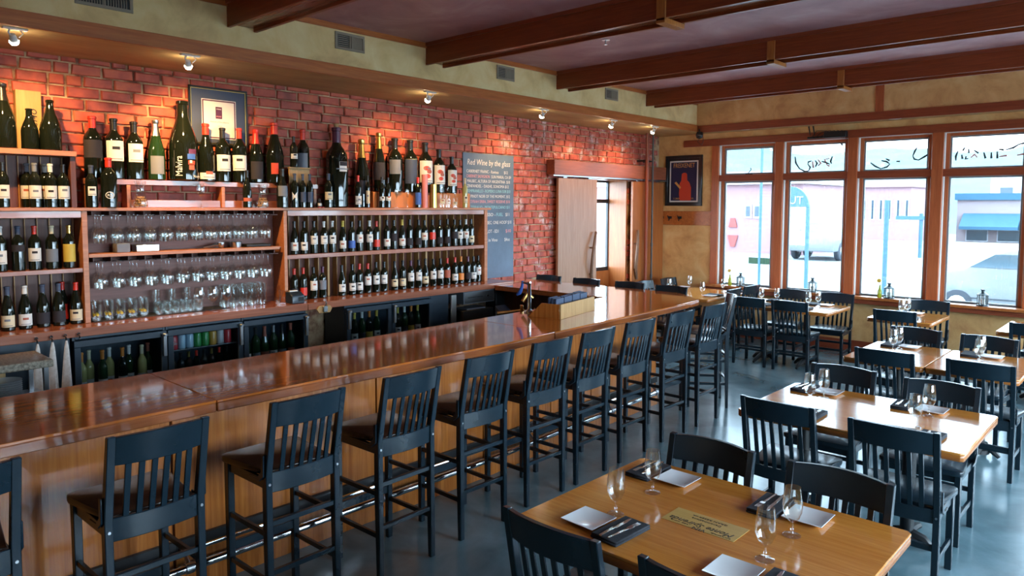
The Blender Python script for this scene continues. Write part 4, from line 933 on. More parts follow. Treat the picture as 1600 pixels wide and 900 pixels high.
# front items on the plank
bottle('bordeaux', .192, 1.935, 1.9765, .086, .326, cap='navy', label='paper', ls=(.085, .15, .7), desc='small bottle with pointed white label right of the left rack')
d172 = bottle('bordeaux', .206, 2.055, 1.9765, .118, .388, cap='red', label=None, desc='wide dark bottle with red cap and round white emblem')
ring = MB()
for k in range(16):
    a0, a1 = 2 * PI * k / 16, 2 * PI * (k + 1) / 16
    vs = []
    for a in (a0, a1):
        for r in (.017, .021): vs.append((.0389 * math.cos(r * math.cos(a) / .0385), .0389 * math.sin(r * math.cos(a) / .0385), .075 + r * math.sin(a)))
    ring.add(vs, [(0, 1, 3, 2)])
link('round_emblem', ring.mesh('round_emblem', 'paper'), d172); bend(d172, 'RS', .022, 'paper', .0387, -.32, .067, False)
def carafe(y, desc, x=.20):
    t = thing('carafe', desc, 'carafe', (x, y, 1.977))
    part(MB().lathe([(0, .003), (.05, 0), (.056, .02), (.052, .06), (.036, .12), (.033, .15), (.044, .2), (.047, .215), (.0458, .215), (.0428, .2), (.0318, .15), (.0348, .12), (.0505, .06), (.0545, .02), (.048, .006), (0, .006)], 20), 'glass', 'glass', t)
    rnd = random.Random(int(y * 100)); k = 0
    for zl in range(4):
        for q in range(6 if zl < 3 else 3):
            a = q * 1.047 + zl * .5; r = .034 - .004 * zl; c = Vector((r * math.cos(a), r * math.sin(a), .018 + zl * .021)); d = Vector((rnd.uniform(-1, 1), rnd.uniform(-1, 1), rnd.uniform(-.3, .3))).normalized() * .012
            ob = part(MB().tube([c - d, c + d], .009, 7), 'cork', 'cork', t)
carafe(2.29, 'glass carafe of wine corks below the riser, left one'); carafe(3.355, 'glass carafe of wine corks below the riser, right one', .198)
t = thing('wine_glass', 'stemmed wine glass standing alone on the plank before the certificate', 'glass', (.20, 2.785, 1.977))
part(MB().lathe([(0, .001), (.032, 0), (.032, .002), (.008, .006), (.0, .007)], 16), 'foot', 'glass', t); part(MB().tube([(0, 0, .006), (0, 0, .09)], .0035, 8), 'stem', 'glass', t)
part(MB().lathe([(0, .088), (.012, .092), (.032, .12), (.036, .15), (.030, .205), (.0293, .205), (.035, .15), (.031, .121), (0, .093)], 18), 'bowl', 'glass', t)
bottle('burgundy', .20, 3.205, 1.9765, .078, .334, label='terracotta', ls=(.05, .08, 1.3), desc='small dark burgundy bottle left of the right carafe')
bottle('burgundy', .214, 3.545, 1.9765, .105, .36, label='grey', ls=(.09, .17, .9), desc='dark bottle with grey arched label right of the right carafe')
bw_ = bottle('bordeaux', .205, 3.68, 1.9765, .074, .322, cap='navy', label=None, desc='slim bottle with white bow-tie label before the pale box')
bow = MB(); 
for s in (-1, 1):
    vs = []
    for i in range(5):
        a = -.7 + 1.4 * i / 4
        vs += [(.0386 * math.cos(a), .0386 * math.sin(a), .10), (.0386 * math.cos(a), .0386 * math.sin(a), .10 + s * (.04 if i in (0, 4) else .008 + .016 * abs(i - 2)))]
    bow.add(vs, [(2 * i, 2 * i + 2, 2 * i + 3, 2 * i + 1) for i in range(4)])
link('label', bow.mesh('label', 'paper'), bw_)
bottle('bordeaux', .207, 3.765, 1.9765, .064, .32, cap='navy', label='navy', ls=(.05, .14, 1.2), desc='slim navy-labelled bottle before the pale box, left one')
bottle('bordeaux', .207, 3.84, 1.9765, .064, .322, cap='navy', label='navy', ls=(.05, .14, 1.2), desc='slim navy-labelled bottle before the pale box, right one')
t = thing('figurine', 'tiny black and white figurine with red feet on the plank', 'figurine', (.20, 3.945, 1.977))
part(MB().lathe([(0, 0), (.03, .005), (.034, .03), (.022, .055), (0, .06)], 12), 'body', 'ink', t); part(MB().lathe([(0, .052), (.018, .06), (.02, .075), (.01, .09), (0, .092)], 10), 'head', 'ink', t)
part(MB().lathe([(0, .012), (.02, .02), (.02, .04), (0, .05)], 10, (.016, -.004, 0)), 'belly', 'paper', t); part(MB().box(.02, .05, -.03, -.005, 0, .008), 'foot', 'red', t, .002); part(MB().box(.02, .05, .005, .03, 0, .008), 'foot', 'red', t, .002)
bottle('bordeaux', .20, 4.055, 1.9765, .080, .334, cap='navy', label='cream', ls=(.07, .14, 1.3), desc='bottle with square cream label before the tallest bottle')
bigb = bottle('bordeaux', .125, 4.205, 1.9765, .215, .80, 'bottle', 'purple', 'paper', (.135, .172, .45), 'tallest dark bottle with small white label, centre of the plank', turn=.1)
link('cork', MB().lathe([(0, .30), (.009, .30), (.009, .315), (0, .315)], 10).mesh('cork', 'cork'), bigb)
bottle('bordeaux', .205, 4.40, 1.9765, .070, .326, cap='red', label='paper', ls=(.03, .11, 1.2), desc='slim bottle with black and white label before gold-neck champagne', extra=('ink', (.055, .075, 1.25)))
bottle('champagne', .105, 4.52, 1.9765, .165, .703, cap='gold', label='darklabel', ls=(.06, .12, .9), desc='large champagne bottle with gold neck, left one')
bottle('bordeaux', .215, 4.515, 1.9765, .040, .331, cap='blackfoil', label='cream', ls=(.04, .16, 1.2), desc='slender bottle with patterned label before left gold-neck champagne')
bottle('champagne', .086, 4.755, 2.1455, .145, .62, cap='gold', label='darklabel', ls=(.06, .15, 1.0), desc='large champagne bottle with gold neck, right one')
for i, y in enumerate((4.705, 4.785)): bottle('bordeaux', .20, y, 1.9765, .062, .318, label='paper', ls=(.07, .11, 1.25), desc='slim bottle with small white label left of the flutes, %s one' % ('left', 'right')[i])
bottle('bordeaux', .09, 4.965, 2.1455, .165, .58, label='grey', ls=(.10, .18, .8), desc='bulky dark bottle with grey-blue label behind the flutes')
bottle('bordeaux', .09, 5.18, 2.1455, .165, .575, label='navy', ls=(.05, .19, .9), extra=('gold', (.187, .191, .95)), desc='bulky dark bottle with navy gold-edged label behind the flutes')
fl = MB().lathe([(0, .001), (.026, 0), (.026, .002), (.004, .006), (.0035, .10), (.012, .115), (.022, .15), (.018, .2), (.0175, .2), (.021, .15), (.011, .117), (0, .11)], 14).mesh('flute', 'glass')
for i, y in enumerate((4.90, 5.045)):
    o = link('flute', fl, None, (.20, y, 1.977)); tag(o, 'slender stemmed flute on the plank, %s one' % ('left', 'right')[i], 'glass', 'flutes on the plank')
bottle('bordeaux', .213, 5.185, 1.9765, .075, .331, cap='red', label='blue', ls=(.03, .15, 1.0), desc='red-capped bottle with blue picture label left of the pink tube')
def dots(b, cs):
    for (a, zc, r) in cs:
        mb = MB(); vs = [(.0392 * math.cos(a), .0392 * math.sin(a), zc)]
        for k in range(14): q = 2 * PI * k / 14; aa = a + r * math.cos(q) / .0385; vs.append((.0392 * math.cos(aa), .0392 * math.sin(aa), zc + r * .8 * math.sin(q)))
        mb.add(vs, [(0, 1 + k, 1 + (k + 1) % 14) for k in range(14)]); link('red_disc', mb.mesh('red_disc', 'posterred' if a < 0 else 'terracotta'), b)
for i, (y, d, h) in enumerate(((5.405, .165, .565), (5.61, .14, .50), (5.81, .122, .425))):
    b = bottle('bordeaux', .08, y, 2.1455, d, h, label='paper', ls=(.06, .19, 1.2), desc='dark bottle with white label and red discs, %s one' % ('largest', 'middle', 'smallest')[i], turn=-.3)
    dots(b, ((-.18, .145, .017), (.22, .125, .015), (-.02, .098, .016)))
solo(MB().tube([(.20, 5.295, 1.9765), (.20, 5.295, 2.345)], .034, 16), 'bottle_tube', 'pinkcyl', 'tall pink cardboard bottle tube on the plank', 'tube')
solo(MB().tube([(.208, 5.41, 1.9765), (.208, 5.41, 2.24)], .042, 16), 'bottle_tube', 'gold', 'short gold cardboard bottle tube on the plank', 'tube')
for i, (y, h, d, m) in enumerate(((5.56, .24, .07, 'glass'), (5.65, .235, .06, 'glass'), (5.76, .17, .062, 'glass'), (5.92, .345, .062, 'clearbottle'))):
    bottle('bordeaux', .19, y, 1.9765, d, h, m, None if i != 3 else 'cream', 'cream' if i != 1 else 'paper', (.05, .12, .9), 'small clear spirit bottle at the right end of the plank, %s one' % ORD[i])

# ------------------------------------------------------------------ pictures and chalkboard
t = thing('framed_certificate', 'dark framed certificate with navy mat hanging on the brick wall', 'picture', (.02, 3.045, 2.53))
y0, y1, z0, z1 = 2.775, 3.315, 2.53, 3.043
def ringbox(x0, x1, y0, y1, z0, z1, w): return MB().box(x0, x1, y0, y1, z0, z0 + w).box(x0, x1, y0, y1, z1 - w, z1).box(x0, x1, y0, y0 + w, z0 + w, z1 - w).box(x0, x1, y1 - w, y1, z0 + w, z1 - w)
part(ringbox(.014, .030, y0, y1, z0, z1, .018), 'frame', 'frameblack', t, .002, True)
part(ringbox(.022, .027, y0 + .018, y1 - .018, z0 + .018, z1 - .018, .005), 'gold_slip', 'gold', t, 0, True)
part(MB().box(.014, .020, y0 + .018, y1 - .018, z0 + .018, z1 - .018), 'mat_board', 'navy', t, 0, True)
part(MB().box(.0201, .0206, y0 + .115, y1 - .11, z0 + .06, z1 - .105), 'white_border', 'paper', t, 0, True)
part(MB().box(.0207, .0211, y0 + .121, y1 - .116, z0 + .066, z1 - .111), 'purple_border', 'purple', t, 0, True)
part(MB().box(.0212, .0216, y0 + .132, y1 - .127, z0 + .077, z1 - .122), 'paper', 'paper', t, 0, True)
part(MB().box(.0217, .0220, 3.015, 3.075, 2.77, 2.875), 'emblem', 'purple', t, 0, True)
text(t, 'lettering', 'WINE', .016, 'cw', FW, (.0222, 3.022, 2.85), .045); text(t, 'lettering', 'AWARD', .016, 'cp', FW, (.0222, 3.02, 2.785), .048)
text(t, 'lettering', 'Award of Excellence', .02, 'grey', FW, (.0218, 2.965, 2.735), .17); text(t, 'lettering', '2004', .016, 'grey', FW, (.0218, 3.03, 2.70), .04)
t = thing('chalkboard', 'blue-grey chalkboard listing wines by the glass on the brick wall', 'chalkboard', (.02, 6.49, ZK))
part(MB().box(.012, .024, 6.045, 6.945, ZK + .002, 2.642), 'board', 'chalk', t, .002, True)
xx = .0245
text(t, 'chalk_writing', 'Red Wine by the glass', .10, 'cw', FW, (xx, 6.11, 2.50), .76, shear=.15)
for s, c, y, z, wd in (('CABERNET FRANC - Ravines', 'cw', 6.10, 2.405, .56), ('$12', 'cw', 6.76, 2.405, .07), ('CABERNET SAUVIGNON', 'cp', 6.10, 2.345, .40), ('SUN MARIA, CA $9', 'cw', 6.53, 2.345, .36), ('MALBEC, ALTURA OF ARGENTINA  $10', 'cw', 6.11, 2.285, .76), ('ZINFANDEL - DASHE, SONOMA $12', 'cw', 6.11, 2.225, .74),
                       ('TEMPRANILLO - ROMERO LUNA SUR $10', 'cb', 6.11, 2.165, .77), ('PINOT NOIR OF THE MOMENT, $12', 'cw', 6.17, 2.10, .70), ('SYRAH ERBA, SWEET RESERVE $10', 'cp', 6.17, 2.035, .70), ('TERRALIO - MONTEPULCIANO $11', 'cb', 6.17, 1.965, .70),
                       ('ROSSO -', 'cw', 6.36, 1.87, .24), ('FUEL', 'cb', 6.62, 1.87, .12), ('$11', 'cw', 6.79, 1.87, .07), ('MALBEC: ONE HOOF $10', 'cw', 6.36, 1.77, .54), ('MERLOT - ED1', 'cw', 6.36, 1.66, .30), ('$10', 'cp', 6.79, 1.66, .10), ('Port in Vino', 'cw', 6.36, 1.55, .28), ('$4oz', 'cw', 6.77, 1.55, .10)):
    text(t, 'chalk_writing', s, .052 if z > 1.9 else .06, c, FW, (xx, y, z), wd)
t = thing('framed_poster', 'black framed red and navy poster on the tan window wall', 'picture', (.46, YW, 2.01))
p0, p1, q0, q1 = .135, .795, 2.01, 2.818
def ringf(y0, y1, x0, x1, z0, z1, w): return MB().box(x0, x1, y0, y1, z0, z0 + w).box(x0, x1, y0, y1, z1 - w, z1).box(x0, x0 + w, y0, y1, z0 + w, z1 - w).box(x1 - w, x1, y0, y1, z0 + w, z1 - w)
part(ringf(YW - .035, YW - .001, p0, p1, q0, q1, .045), 'frame', 'frameblack', t, .004, True)
part(MB().box(p0 + .045, p1 - .045, YW - .014, YW - .002, q0 + .045, q1 - .045), 'mat_board', 'frameblack', t, 0, True)
part(MB().box(p0 + .075, p1 - .075, YW - .0155, YW - .0142, q0 + .06, q1 - .085), 'white_border', 'paper', t, 0, True)
part(MB().box(p0 + .098, p1 - .098, YW - .017, YW - .0156, q0 + .083, q1 - .108), 'print_field', 'posternavy', t, 0, True)
text(t, 'poster_lettering', 'FREIXENET', .10, 'posterorange', FF, (.275, YW - .0175, 2.625), .38)
text(t, 'poster_lettering', 'S. SADURNI DE NOYA', .04, 'posterorange', FF, (.285, YW - .0175, 2.115), .36)
part(MB().prism([(.40, 2.095), (.60, 2.095), (.60, 2.30), (.57, 2.38), (.53, 2.42), (.525, 2.52), (.50, 2.54), (.455, 2.54), (.43, 2.52), (.425, 2.42), (.39, 2.36), (.385, 2.2)], 'y', YW - .0182, YW - .0172), 'printed_shape', 'posterred', t, 0, True)
part(MB().prism([(.30, 2.38), (.33, 2.40), (.42, 2.31), (.40, 2.28)], 'y', YW - .0184, YW - .0172), 'printed_shape', 'posterorange', t, 0, True)
for i, x in enumerate((.08, .23, .41)):
    t = thing('coat_hook', 'dark iron coat hook on the rail below the poster, %s from the corner' % ORD[i], 'hook', (x, YW - .022, 1.82), 0, 'coat hooks')
    part(MB().box(-.035, .035, -.006, 0, -.02, .02), 'plate', 'iron', t, .002); part(MB().tube([(0, -.006, 0), (0, -.05, -.01), (0, -.07, .02), (.0, -.075, .035)], .007, 6), 'prong', 'iron', t); part(MB().tube([(0, -.006, -.01), (0, -.035, -.05), (0, -.05, -.04)], .006, 6), 'lower_prong', 'iron', t)

# ------------------------------------------------------------------ window sill, header gear
for i, (x, zb) in enumerate(((1.33, .79), (3.47, .79))):
    t = thing('flower_vase', 'yellow-green bottle vase with one yellow flower on the %s window sill' % ('first', 'third')[i], 'vase', (x, YW - .08, zb))
    part(MB().lathe([(0, 0), (.026, 0), (.028, .01), (.027, .09), (.012, .125), (.010, .16), (.012, .165), (.009, .165), (.008, .125), (0, .12)], 14), 'bottle', 'yellowglass', t)
    part(MB().tube([(0, 0, .12), (.005, 0, .18), (-.012, 0, .225)], .003, 6), 'stem', 'greenglass', t)
    for k in range(9):
        a = 2 * PI * k / 9; part(MB().prism([(0, -.004), (.018, -.009), (.034, 0), (.018, .009)], 'z', -.001, .001), 'petal', 'petal', t).matrix_local = Matrix.Translation((-.012, -.004, .228)) @ Matrix.Rotation(1.1, 4, 'X') @ Matrix.Rotation(a, 4, 'Z')
    part(MB().lathe([(0, -.006), (.010, -.004), (.010, .004), (0, .007)], 8, (-.012, -.006, .228)), 'centre', 'cork', t)
for i, (x, w) in enumerate(((1.50, 'first'), (2.58, 'second'), (3.585, 'third'), (4.645, 'fourth'))):
    t = thing('lantern', 'dark metal candle lantern on the sill of the %s window' % w, 'lantern', (x, YW - .075, .7905), .3, 'lanterns on the sill')
    part(MB().lathe([(0, 0), (.068, 0), (.068, .012), (.055, .02), (0, .02)], 8), 'base', 'lantern', t); part(MB().lathe([(.058, .130), (.068, .132), (.066, .14), (.03, .165), (.018, .17), (.018, .19), (.03, .195), (.026, .205), (0, .208)], 8), 'roof', 'lantern', t)
    for k in range(8): a = 2 * PI * k / 8; part(MB().bar((.056 * math.cos(a), .056 * math.sin(a), .02), (.056 * math.cos(a), .056 * math.sin(a), .132), .008, .008), 'post', 'lantern', t)
    part(MB().lathe([(.052, .02), (.052, .13)], 8), 'glass', 'glass', t); part(MB().lathe([(0, .02), (.022, .02), (.022, .08), (0, .08)], 10), 'candle', 'paper', t)
t = thing('electronics_box', 'black box with tangled cables above the second window', 'electronics', (2.72, YW - .06, 2.94))
part(MB().box(2.68, 2.98, YW - .11, YW - .031, 2.955, 3.04), 'box', 'iron', t, .006, True)
part(MB().box(2.44, 2.68, YW - .07, YW - .031, 2.96, 2.99), 'bar', 'iron', t, .003, True)
for k in range(5): part(MB().tube([(2.50 + .05 * k, YW - .07, 2.97), (2.58 + .07 * k, YW - .10, 3.06 - .02 * k), (2.72 + .05 * k, YW - .11, 3.05), (2.86 + .03 * k, YW - .10, 2.97 - .01 * k)], .004, 5), 'cable', 'iron', t, 0, True)
t = thing('cable_clip', 'pair of small black plugs hanging from the soffit over the second window', 'plug', (2.5, YW - .1, 3.06))
for x in (2.47, 2.53): part(MB().tube([(x, YW - .1, 3.13), (x + .01, YW - .1, 3.07), (x + .02, YW - .09, 3.0)], [.012, .010, .004], 6), 'plug', 'iron', t, 0, True)
t = thing('speaker', 'small black ball speaker hanging at the soffit corner', 'speaker', (XF + .08, YF - .06, 3.08))
part(MB().lathe([(0, -.06), (.04, -.045), (.055, 0), (.04, .045), (0, .06)], 14), 'body', 'iron', t); part(MB().tube([(0, 0, .05), (-.02, .03, .09)], .012, 6), 'mount', 'iron', t)
part(MB().tube([(.0, .0, -.05), (-.03, 0, -.10), (.03, .02, -.15), (.05, .03, -.09), (.03, .04, .05)], .004, 5), 'cable', 'iron', t); part(MB().lathe([(0, 0), (.022, 0), (.02, .008), (0, .008)], 12, (.0, 0, 0)), 'ring', 'steel', t).location = (.03, -.045, -.01)
for i, (x, y) in enumerate(((1.60, 10.25), (3.62, 10.28))):
    t = thing('recessed_light', 'round recessed light in the soffit above the %s window' % ('first', 'third')[i], 'light', (x, y, ZS - .006))
    part(MB().lathe([(.055, .0), (.075, 0), (.08, .006), (.055, .006)], 20), 'ring', 'whiteplastic', t); part(MB().lathe([(0, .004), (.055, .004), (.055, .0055), (0, .0055)], 16), 'diffuser', 'paper', t)
t = thing('sprinkler', 'small ceiling sprinkler between the middle beams', 'sprinkler', (2.27, 5.8, ZC))
part(MB().lathe([(0, -.006), (.04, -.006), (.035, 0), (0, 0)], 12), 'plate', 'steel', t); part(MB().lathe([(0, -.05), (.018, -.048), (.018, -.044), (.007, -.04), (.007, -.006), (0, -.006)], 10), 'nozzle', 'steel', t)
# ------------------------------------------------------------------ under the back counter
ZU = 1.02
solo(MB().box(.02, .39, -1.1, 1.69, 0, ZU - .001), 'base_cabinet', 'fridge', 'black cabinet behind the hanging towels', 'cabinet', None, .004)
can_me = [MB().lathe([(0, 0), (.026, 0), (.032, .008), (.032, .108), (.027, .118), (0, .116)], 12).mesh('drink_can', m) for m in M['can']]
def fridge(y0, y1, label, doors, mat, shelves, z1=ZU - .002, zt=.975):
    t = thing('bottle_fridge', label, 'fridge', (.2, (y0 + y1) / 2, 0))
    part(MB().box(.02, .365, y0, y0 + .02, .0, z1).box(.02, .365, y1 - .02, y1, .0, z1).box(.02, .365, y0 + .02, y1 - .02, z1 - .03, z1).box(.02, .365, y0 + .02, y1 - .02, 0, .15).box(.02, .04, y0 + .02, y1 - .02, .15, z1 - .03), 'body', 'fridge', t, .002, True)
    for z in shelves: part(MB().box(.05, .34, y0 + .022, y1 - .022, z - .008, z), 'shelf', 'steel', t, 0, True)
    for a, b, hside in doors:
        f = .045
        d = part(MB().box(.368, .405, a, b, .10, .10 + f).box(.368, .405, a, b, z1 - .04 - f, z1 - .035).box(.368, .405, a, a + f, .10 + f, z1 - .04 - f).box(.368, .405, b - f, b, .10 + f, z1 - .04 - f), 'door', mat, t, .003, True)
        part(MB().box(.38, .386, a + f - .005, b - f + .005, .10 + f - .005, z1 - .04 - f + .005), 'glass_pane', 'frigeglass', t, 0, True)
        y = b - .022 if hside > 0 else a + .025
        part(MB().box(.4055, .43, y - .014, y + .014, .78, .955).lathe([(0, 0), (.024, 0), (.024, .02), (0, .024)], 12, (.425, y, .945)), 'latch', 'steel', t, .003, True)
    return t
fridge(1.71, 2.385, 'black glass-door fridge of white wine bottles, leftmost', ((1.712, 2.383, 1),), 'fridge', (.50,))
fridge(2.39, 3.035, 'black glass-door fridge of drink cans', ((2.392, 3.033, 1),), 'fridge', (.52, .80))
fridge(3.04, 3.68, 'black glass-door fridge of green and sparkling bottles', ((3.042, 3.678, 1),), 'fridge', (.55,))
fridge(4.106, 5.225, 'wide black two-door bottle fridge right of the dark gap', ((4.11, 4.663, -1), (4.668, 5.222, -1)), 'fridge', (.58,))
rw_ = random.Random(3)
for k in range(8):
    y = 1.79 + k * .073; m = ('clearbottle', 'clearbottle', 'greenglass', 'clearbottle', 'bottle', 'greenglass', 'clearbottle', 'greenglass')[k]
    bottle('bordeaux', .29 - .07 * (k % 2), y, .5005, .070, .37, m, ('orange', 'cream', 'orange', 'paper', 'orange', 'paper', 'cream', 'terracotta')[k], 'paper', (.04, .12, 1.1), 'bottle in the leftmost fridge, %s from the left' % ORD[k], 'bottles in the leftmost fridge')
for k in range(16):
    o = link('drink_can', can_me[(0, 1, 1, 2, 2, 3, 4, 0)[k // 2]], None, (.315 - .085 * (k % 2), 2.47 + .066 * (k // 2) + .01 * (k % 2), .8005)); tag(o, 'drink can on the upper fridge shelf, %s %s row' % (ORD[k // 2], ('front', 'back')[k % 2]), 'can', 'cans in the fridge')
text(None, 'can_lettering', 'Coke', .03, 'paper', FW, (.3475, 2.452, .845), .036)
co = bpy.data.objects.get('can_lettering'); cn = [o for o in bpy.data.objects if o.name.startswith('drink_can')][0]
co.parent = cn; co.location = Vector(co.location) - Vector(cn.location)
for k in range(8): bottle('bordeaux', .28, 2.475 + .066 * k, .5205, .058, .24, 'bottle', ('red', 'blackfoil', 'gold')[k % 3], 'darklabel', (.05, .12, 1.1), 'beer bottle on the lower can fridge shelf, %s from left' % ORD[k], 'beer bottles in the can fridge')
for k in range(6): bottle(('champagne', 'bordeaux')[k % 2], .27, 3.13 + .088 * k, .5505, .078, .34, 'greenglass', ('silver', 'blackfoil', 'terracotta')[k % 3], ('paper', 'grey', 'terracotta')[k % 3], (.03, .10, 1.1), 'green bottle in the third fridge, %s from the left' % ORD[k], 'bottles in the third fridge')
for k in range(11):
    y = 4.20 + k * .092
    if 4.58 < y < 4.76: continue
    bottle('bordeaux', .27, y, .5805, .074, .33, ('greenglass', 'bottle')[k % 2], ('orange', 'yellow', 'paper')[k % 3], ('yellow', 'paper', 'darklabel')[k % 3], (.03, .11, 1.1), 'bottle in the two-door fridge, %s from the left' % ORD[k], 'bottles in the two-door fridge')
solo(MB().box(.02, .36, 5.23, 5.50, 0, ZU - .002), 'side_cabinet', 'fridge', 'plain black cabinet beside the two-door fridge', 'cabinet', None, .004)
solo(MB().box(.365, .385, 5.52, 5.60, .45, .99), 'notice_strip', 'silver', 'upright silver strip beside the cash drawers', 'strip', None, .003)
solo(MB().box(.03, .60, 5.63, 6.46, 0, .655), 'low_cabinet', 'fridge', 'low black cabinet carrying the cash drawer', 'cabinet', None, .004)
t = thing('cash_drawer', 'steel-blue cash drawer hung under the back counter', 'drawer', (.25, 5.93, .87))
part(MB().box(.08, .42, 5.68, 6.18, .872, 1.012), 'body', 'grey', t, .004, True); part(MB().box(.42, .426, 5.69, 6.17, .88, 1.005), 'front', 'steel', t, .002, True); part(MB().tube([(.426, 6.06, .945), (.432, 6.06, .945)], .012, 10), 'lock', 'chrome', t, 0, True); part(MB().box(.4261, .428, 5.74, 5.98, .94, .948), 'slot', 'dark', t, 0, True)
t = thing('till_box', 'black till drawer box with papers on top', 'drawer', (.3, 5.9, .656))
part(MB().box(.12, .44, 5.655, 6.15, .656, .80), 'body', 'iron', t, .004, True); part(MB().tube([(.44, 5.95, .73), (.446, 5.95, .73)], .011, 10), 'lock', 'chrome', t, 0, True); part(MB().box(.2, .40, 5.75, 6.05, .8005, .812), 'papers', 'grey', t, .001, True)
solo(MB().box(.2, .38, 6.25, 6.41, .656, .992), 'speaker_box', 'iron', 'upright black speaker box beside the till', 'speaker', None, .005)
t = thing('card_terminal', 'dark sloping payment terminal with green light behind the bar', 'terminal', (.52, 6.25, .656))
part(MB().prism([(-.07, 0), (.08, 0), (.08, .06), (-.07, .16)], 'y', -.09, .09), 'body', 'navy', t, .004); part(MB().box(.0805, .083, .05, .06, .02, .05), 'status_light', 'greenglass', t)
for i, y in enumerate((1.46, 1.553, 1.642, 1.73)):
    t = thing('towel_hook', 'chrome ball hook on the back counter edge, %s from the left' % ORD[i], 'hook', (.444, y, 1.045), 0, 'hooks on the counter edge')
    part(MB().tube([(0, 0, 0), (.014, 0, 0)], [.014, .012], 10), 'rose', 'chrome', t); part(MB().tube([(.014, 0, 0), (.03, 0, -.012), (.032, 0, -.035), (.045, 0, -.03)], .005, 6), 'prong', 'chrome', t)
for i, y in enumerate((1.46, 1.553, 1.642)):
    vs = []; fs = []; N = 20; L = 12; rnd = random.Random(i)
    ph = [rnd.uniform(0, 6) for _ in range(3)]
    for k in range(L + 1):
        u = k / L; zz = 1.012 - .46 * u; wy = .006 + .035 * u ** .6; wx = .006 + .012 * u ** .7
        for q in range(N):
            a = 2 * PI * q / N; m = 1 + .22 * math.sin(4 * a + ph[0]) * u + .12 * math.sin(7 * a + ph[1]) * u
            vs.append((.485 + wx * m * math.cos(a), y - .012 * u + wy * m * math.sin(a), zz))
    for k in range(L):
        for q in range(N): fs.append((k * N + q, k * N + (q + 1) % N, (k + 1) * N + (q + 1) % N, (k + 1) * N + q))
    fs += [tuple(range(N))]
    solo(MB().add(vs, fs), 'bar_towel', 'towel', 'striped linen towel hanging from a counter hook, %s from the left' % ORD[i], 'towel', 'hanging towels')
t = thing('bottle_opener', 'steel bottle opener on a wooden plaque under the counter edge', 'opener', (.445, 3.825, 1.0))
part(MB().prism([(-.085, .02), (-.06, -.02), (.06, -.02), (.085, .02), (.06, .05), (-.06, .05)], 'x', 0, .015), 'plaque', 'strip', t, .003); part(MB().box(.016, .035, -.025, .025, -.012, .05), 'opener', 'steel', t, .006); part(MB().tube([(.03, 0, .05), (.045, 0, .075), (.035, 0, .095)], .008, 6), 'hook', 'steel', t)
t = thing('service_stand', 'small stand with granite top behind the bar at far left', 'stand', (.78, 1.0, 0))
part(MB().box(-.20, .22, -.5, .42, .935, .985), 'granite_top', 'granite', t, .006); part(MB().box(-.20, .22, -.5, .42, .70, .72), 'shelf', 'steel', t, .002)
for x in (-.17, .19):
    for y in (-.46, .38): part(MB().box(x - .015, x + .015, y - .015, y + .015, 0, .935), 'post', 'steel', t, .002)
part(MB().box(-.19, .0, -.48, .2, .72, .93), 'back_box', 'cardbox', t, .003)
pl = MB().lathe([(0, .002), (.06, 0), (.10, .010), (.105, .013), (.098, .012), (.06, .005), (0, .005)], 20).mesh('round_plate', 'plate')
for k in range(11):
    o = link('round_plate', pl, None, (.89, 1.16, .7205 + k * .0135)); tag(o, 'round white plate stacked on the stand at far left, %s from the bottom' % ORD[k], 'plate', 'stacked round plates')

# ------------------------------------------------------------------ street outside
mb = MB(); pr = [(10.8, -.6), (13.5, -.77), (23.6, -.77), (26, 0), (45, 0), (120, -2.6), (185, -4)]
mb.add([(x, y, z) for y, z in pr for x in (-260, 160)], [(2 * k, 2 * k + 1, 2 * k + 3, 2 * k + 2) for k in range(6)])
mb.add([(-60, -30, -.6), (-.4, -30, -.6), (-.4, 10.8, -.6), (-60, 10.8, -.6)], [(0, 1, 2, 3)])
mb.add([(9.5, -30, -.6), (60, -30, -.6), (60, 10.8, -.6), (9.5, 10.8, -.6)], [(0, 1, 2, 3)])
o = struct(mb, 'ground', 'asphalt')
struct(MB().box(-3.5, -.36, 6.5, 12.0, -.6, -.02), 'floor_terrace', 'asphalt')
hm = MB(); rnd = random.Random(5); NX, NY = 60, 6; vs = []
for j in range(NY + 1):
    for i in range(NX + 1):
        x = -320 + 460 * i / NX; y = 185 + 32 * j; h = (36 + 4.5 * math.sin(x * .03 + 1.0) + 2.5 * math.sin(x * .071 + 2) + rnd.uniform(-.8, .8)) * j / 6
        vs.append((x, y, -4.3 + h))
hm.add(vs, [(j * (NX + 1) + i, j * (NX + 1) + i + 1, (j + 1) * (NX + 1) + i + 1, (j + 1) * (NX + 1) + i) for j in range(NY) for i in range(NX)])
struct(hm, 'hills', 'hill')
def building(x0, x1, y, z0, z1, depth, wall, label, wins, cornice='whitewall'):
    t = thing('building', label, 'building', ((x0 + x1) / 2, y, z0))
    part(MB().box(x0, x1, y, y + depth, z0, z1), 'wall', wall, t, 0, True); part(MB().box(x0 - .15, x1 + .15, y - .25, y + depth, z1, z1 + .55), 'cornice', cornice, t, 0, True)
    for a, b, c, d in wins:
        w = part(MB().box(a, b, y - .04, y - .001, c, d), 'window', 'whitewall', t, 0, True); part(MB().box(a + .08, b - .08, y - .05, y - .041, c + .08, d - .08), 'pane', 'extglass', w, 0, False); w.children[0].location = (0, 0, 0); w.children[0].data.transform(Matrix.Translation(-absloc(t)))
    return t
b1 = building(-22, -5.1, 30, 0, 2.95, 5, 'pinkwall', 'pale pink building across the street seen through the first windows', ((-7.6, -7.25, 1.5, 2.1), (-7.2, -6.85, 1.5, 2.1), (-12, -11, 1.0, 2.0)))
part(MB().prism([(-8.3, 1.1), (-7.9, 1.1), (-8.0, 1.5), (-8.2, 1.5)], 'y', 29.93, 29.97), 'red_sign', 'redsign', b1, 0, True)
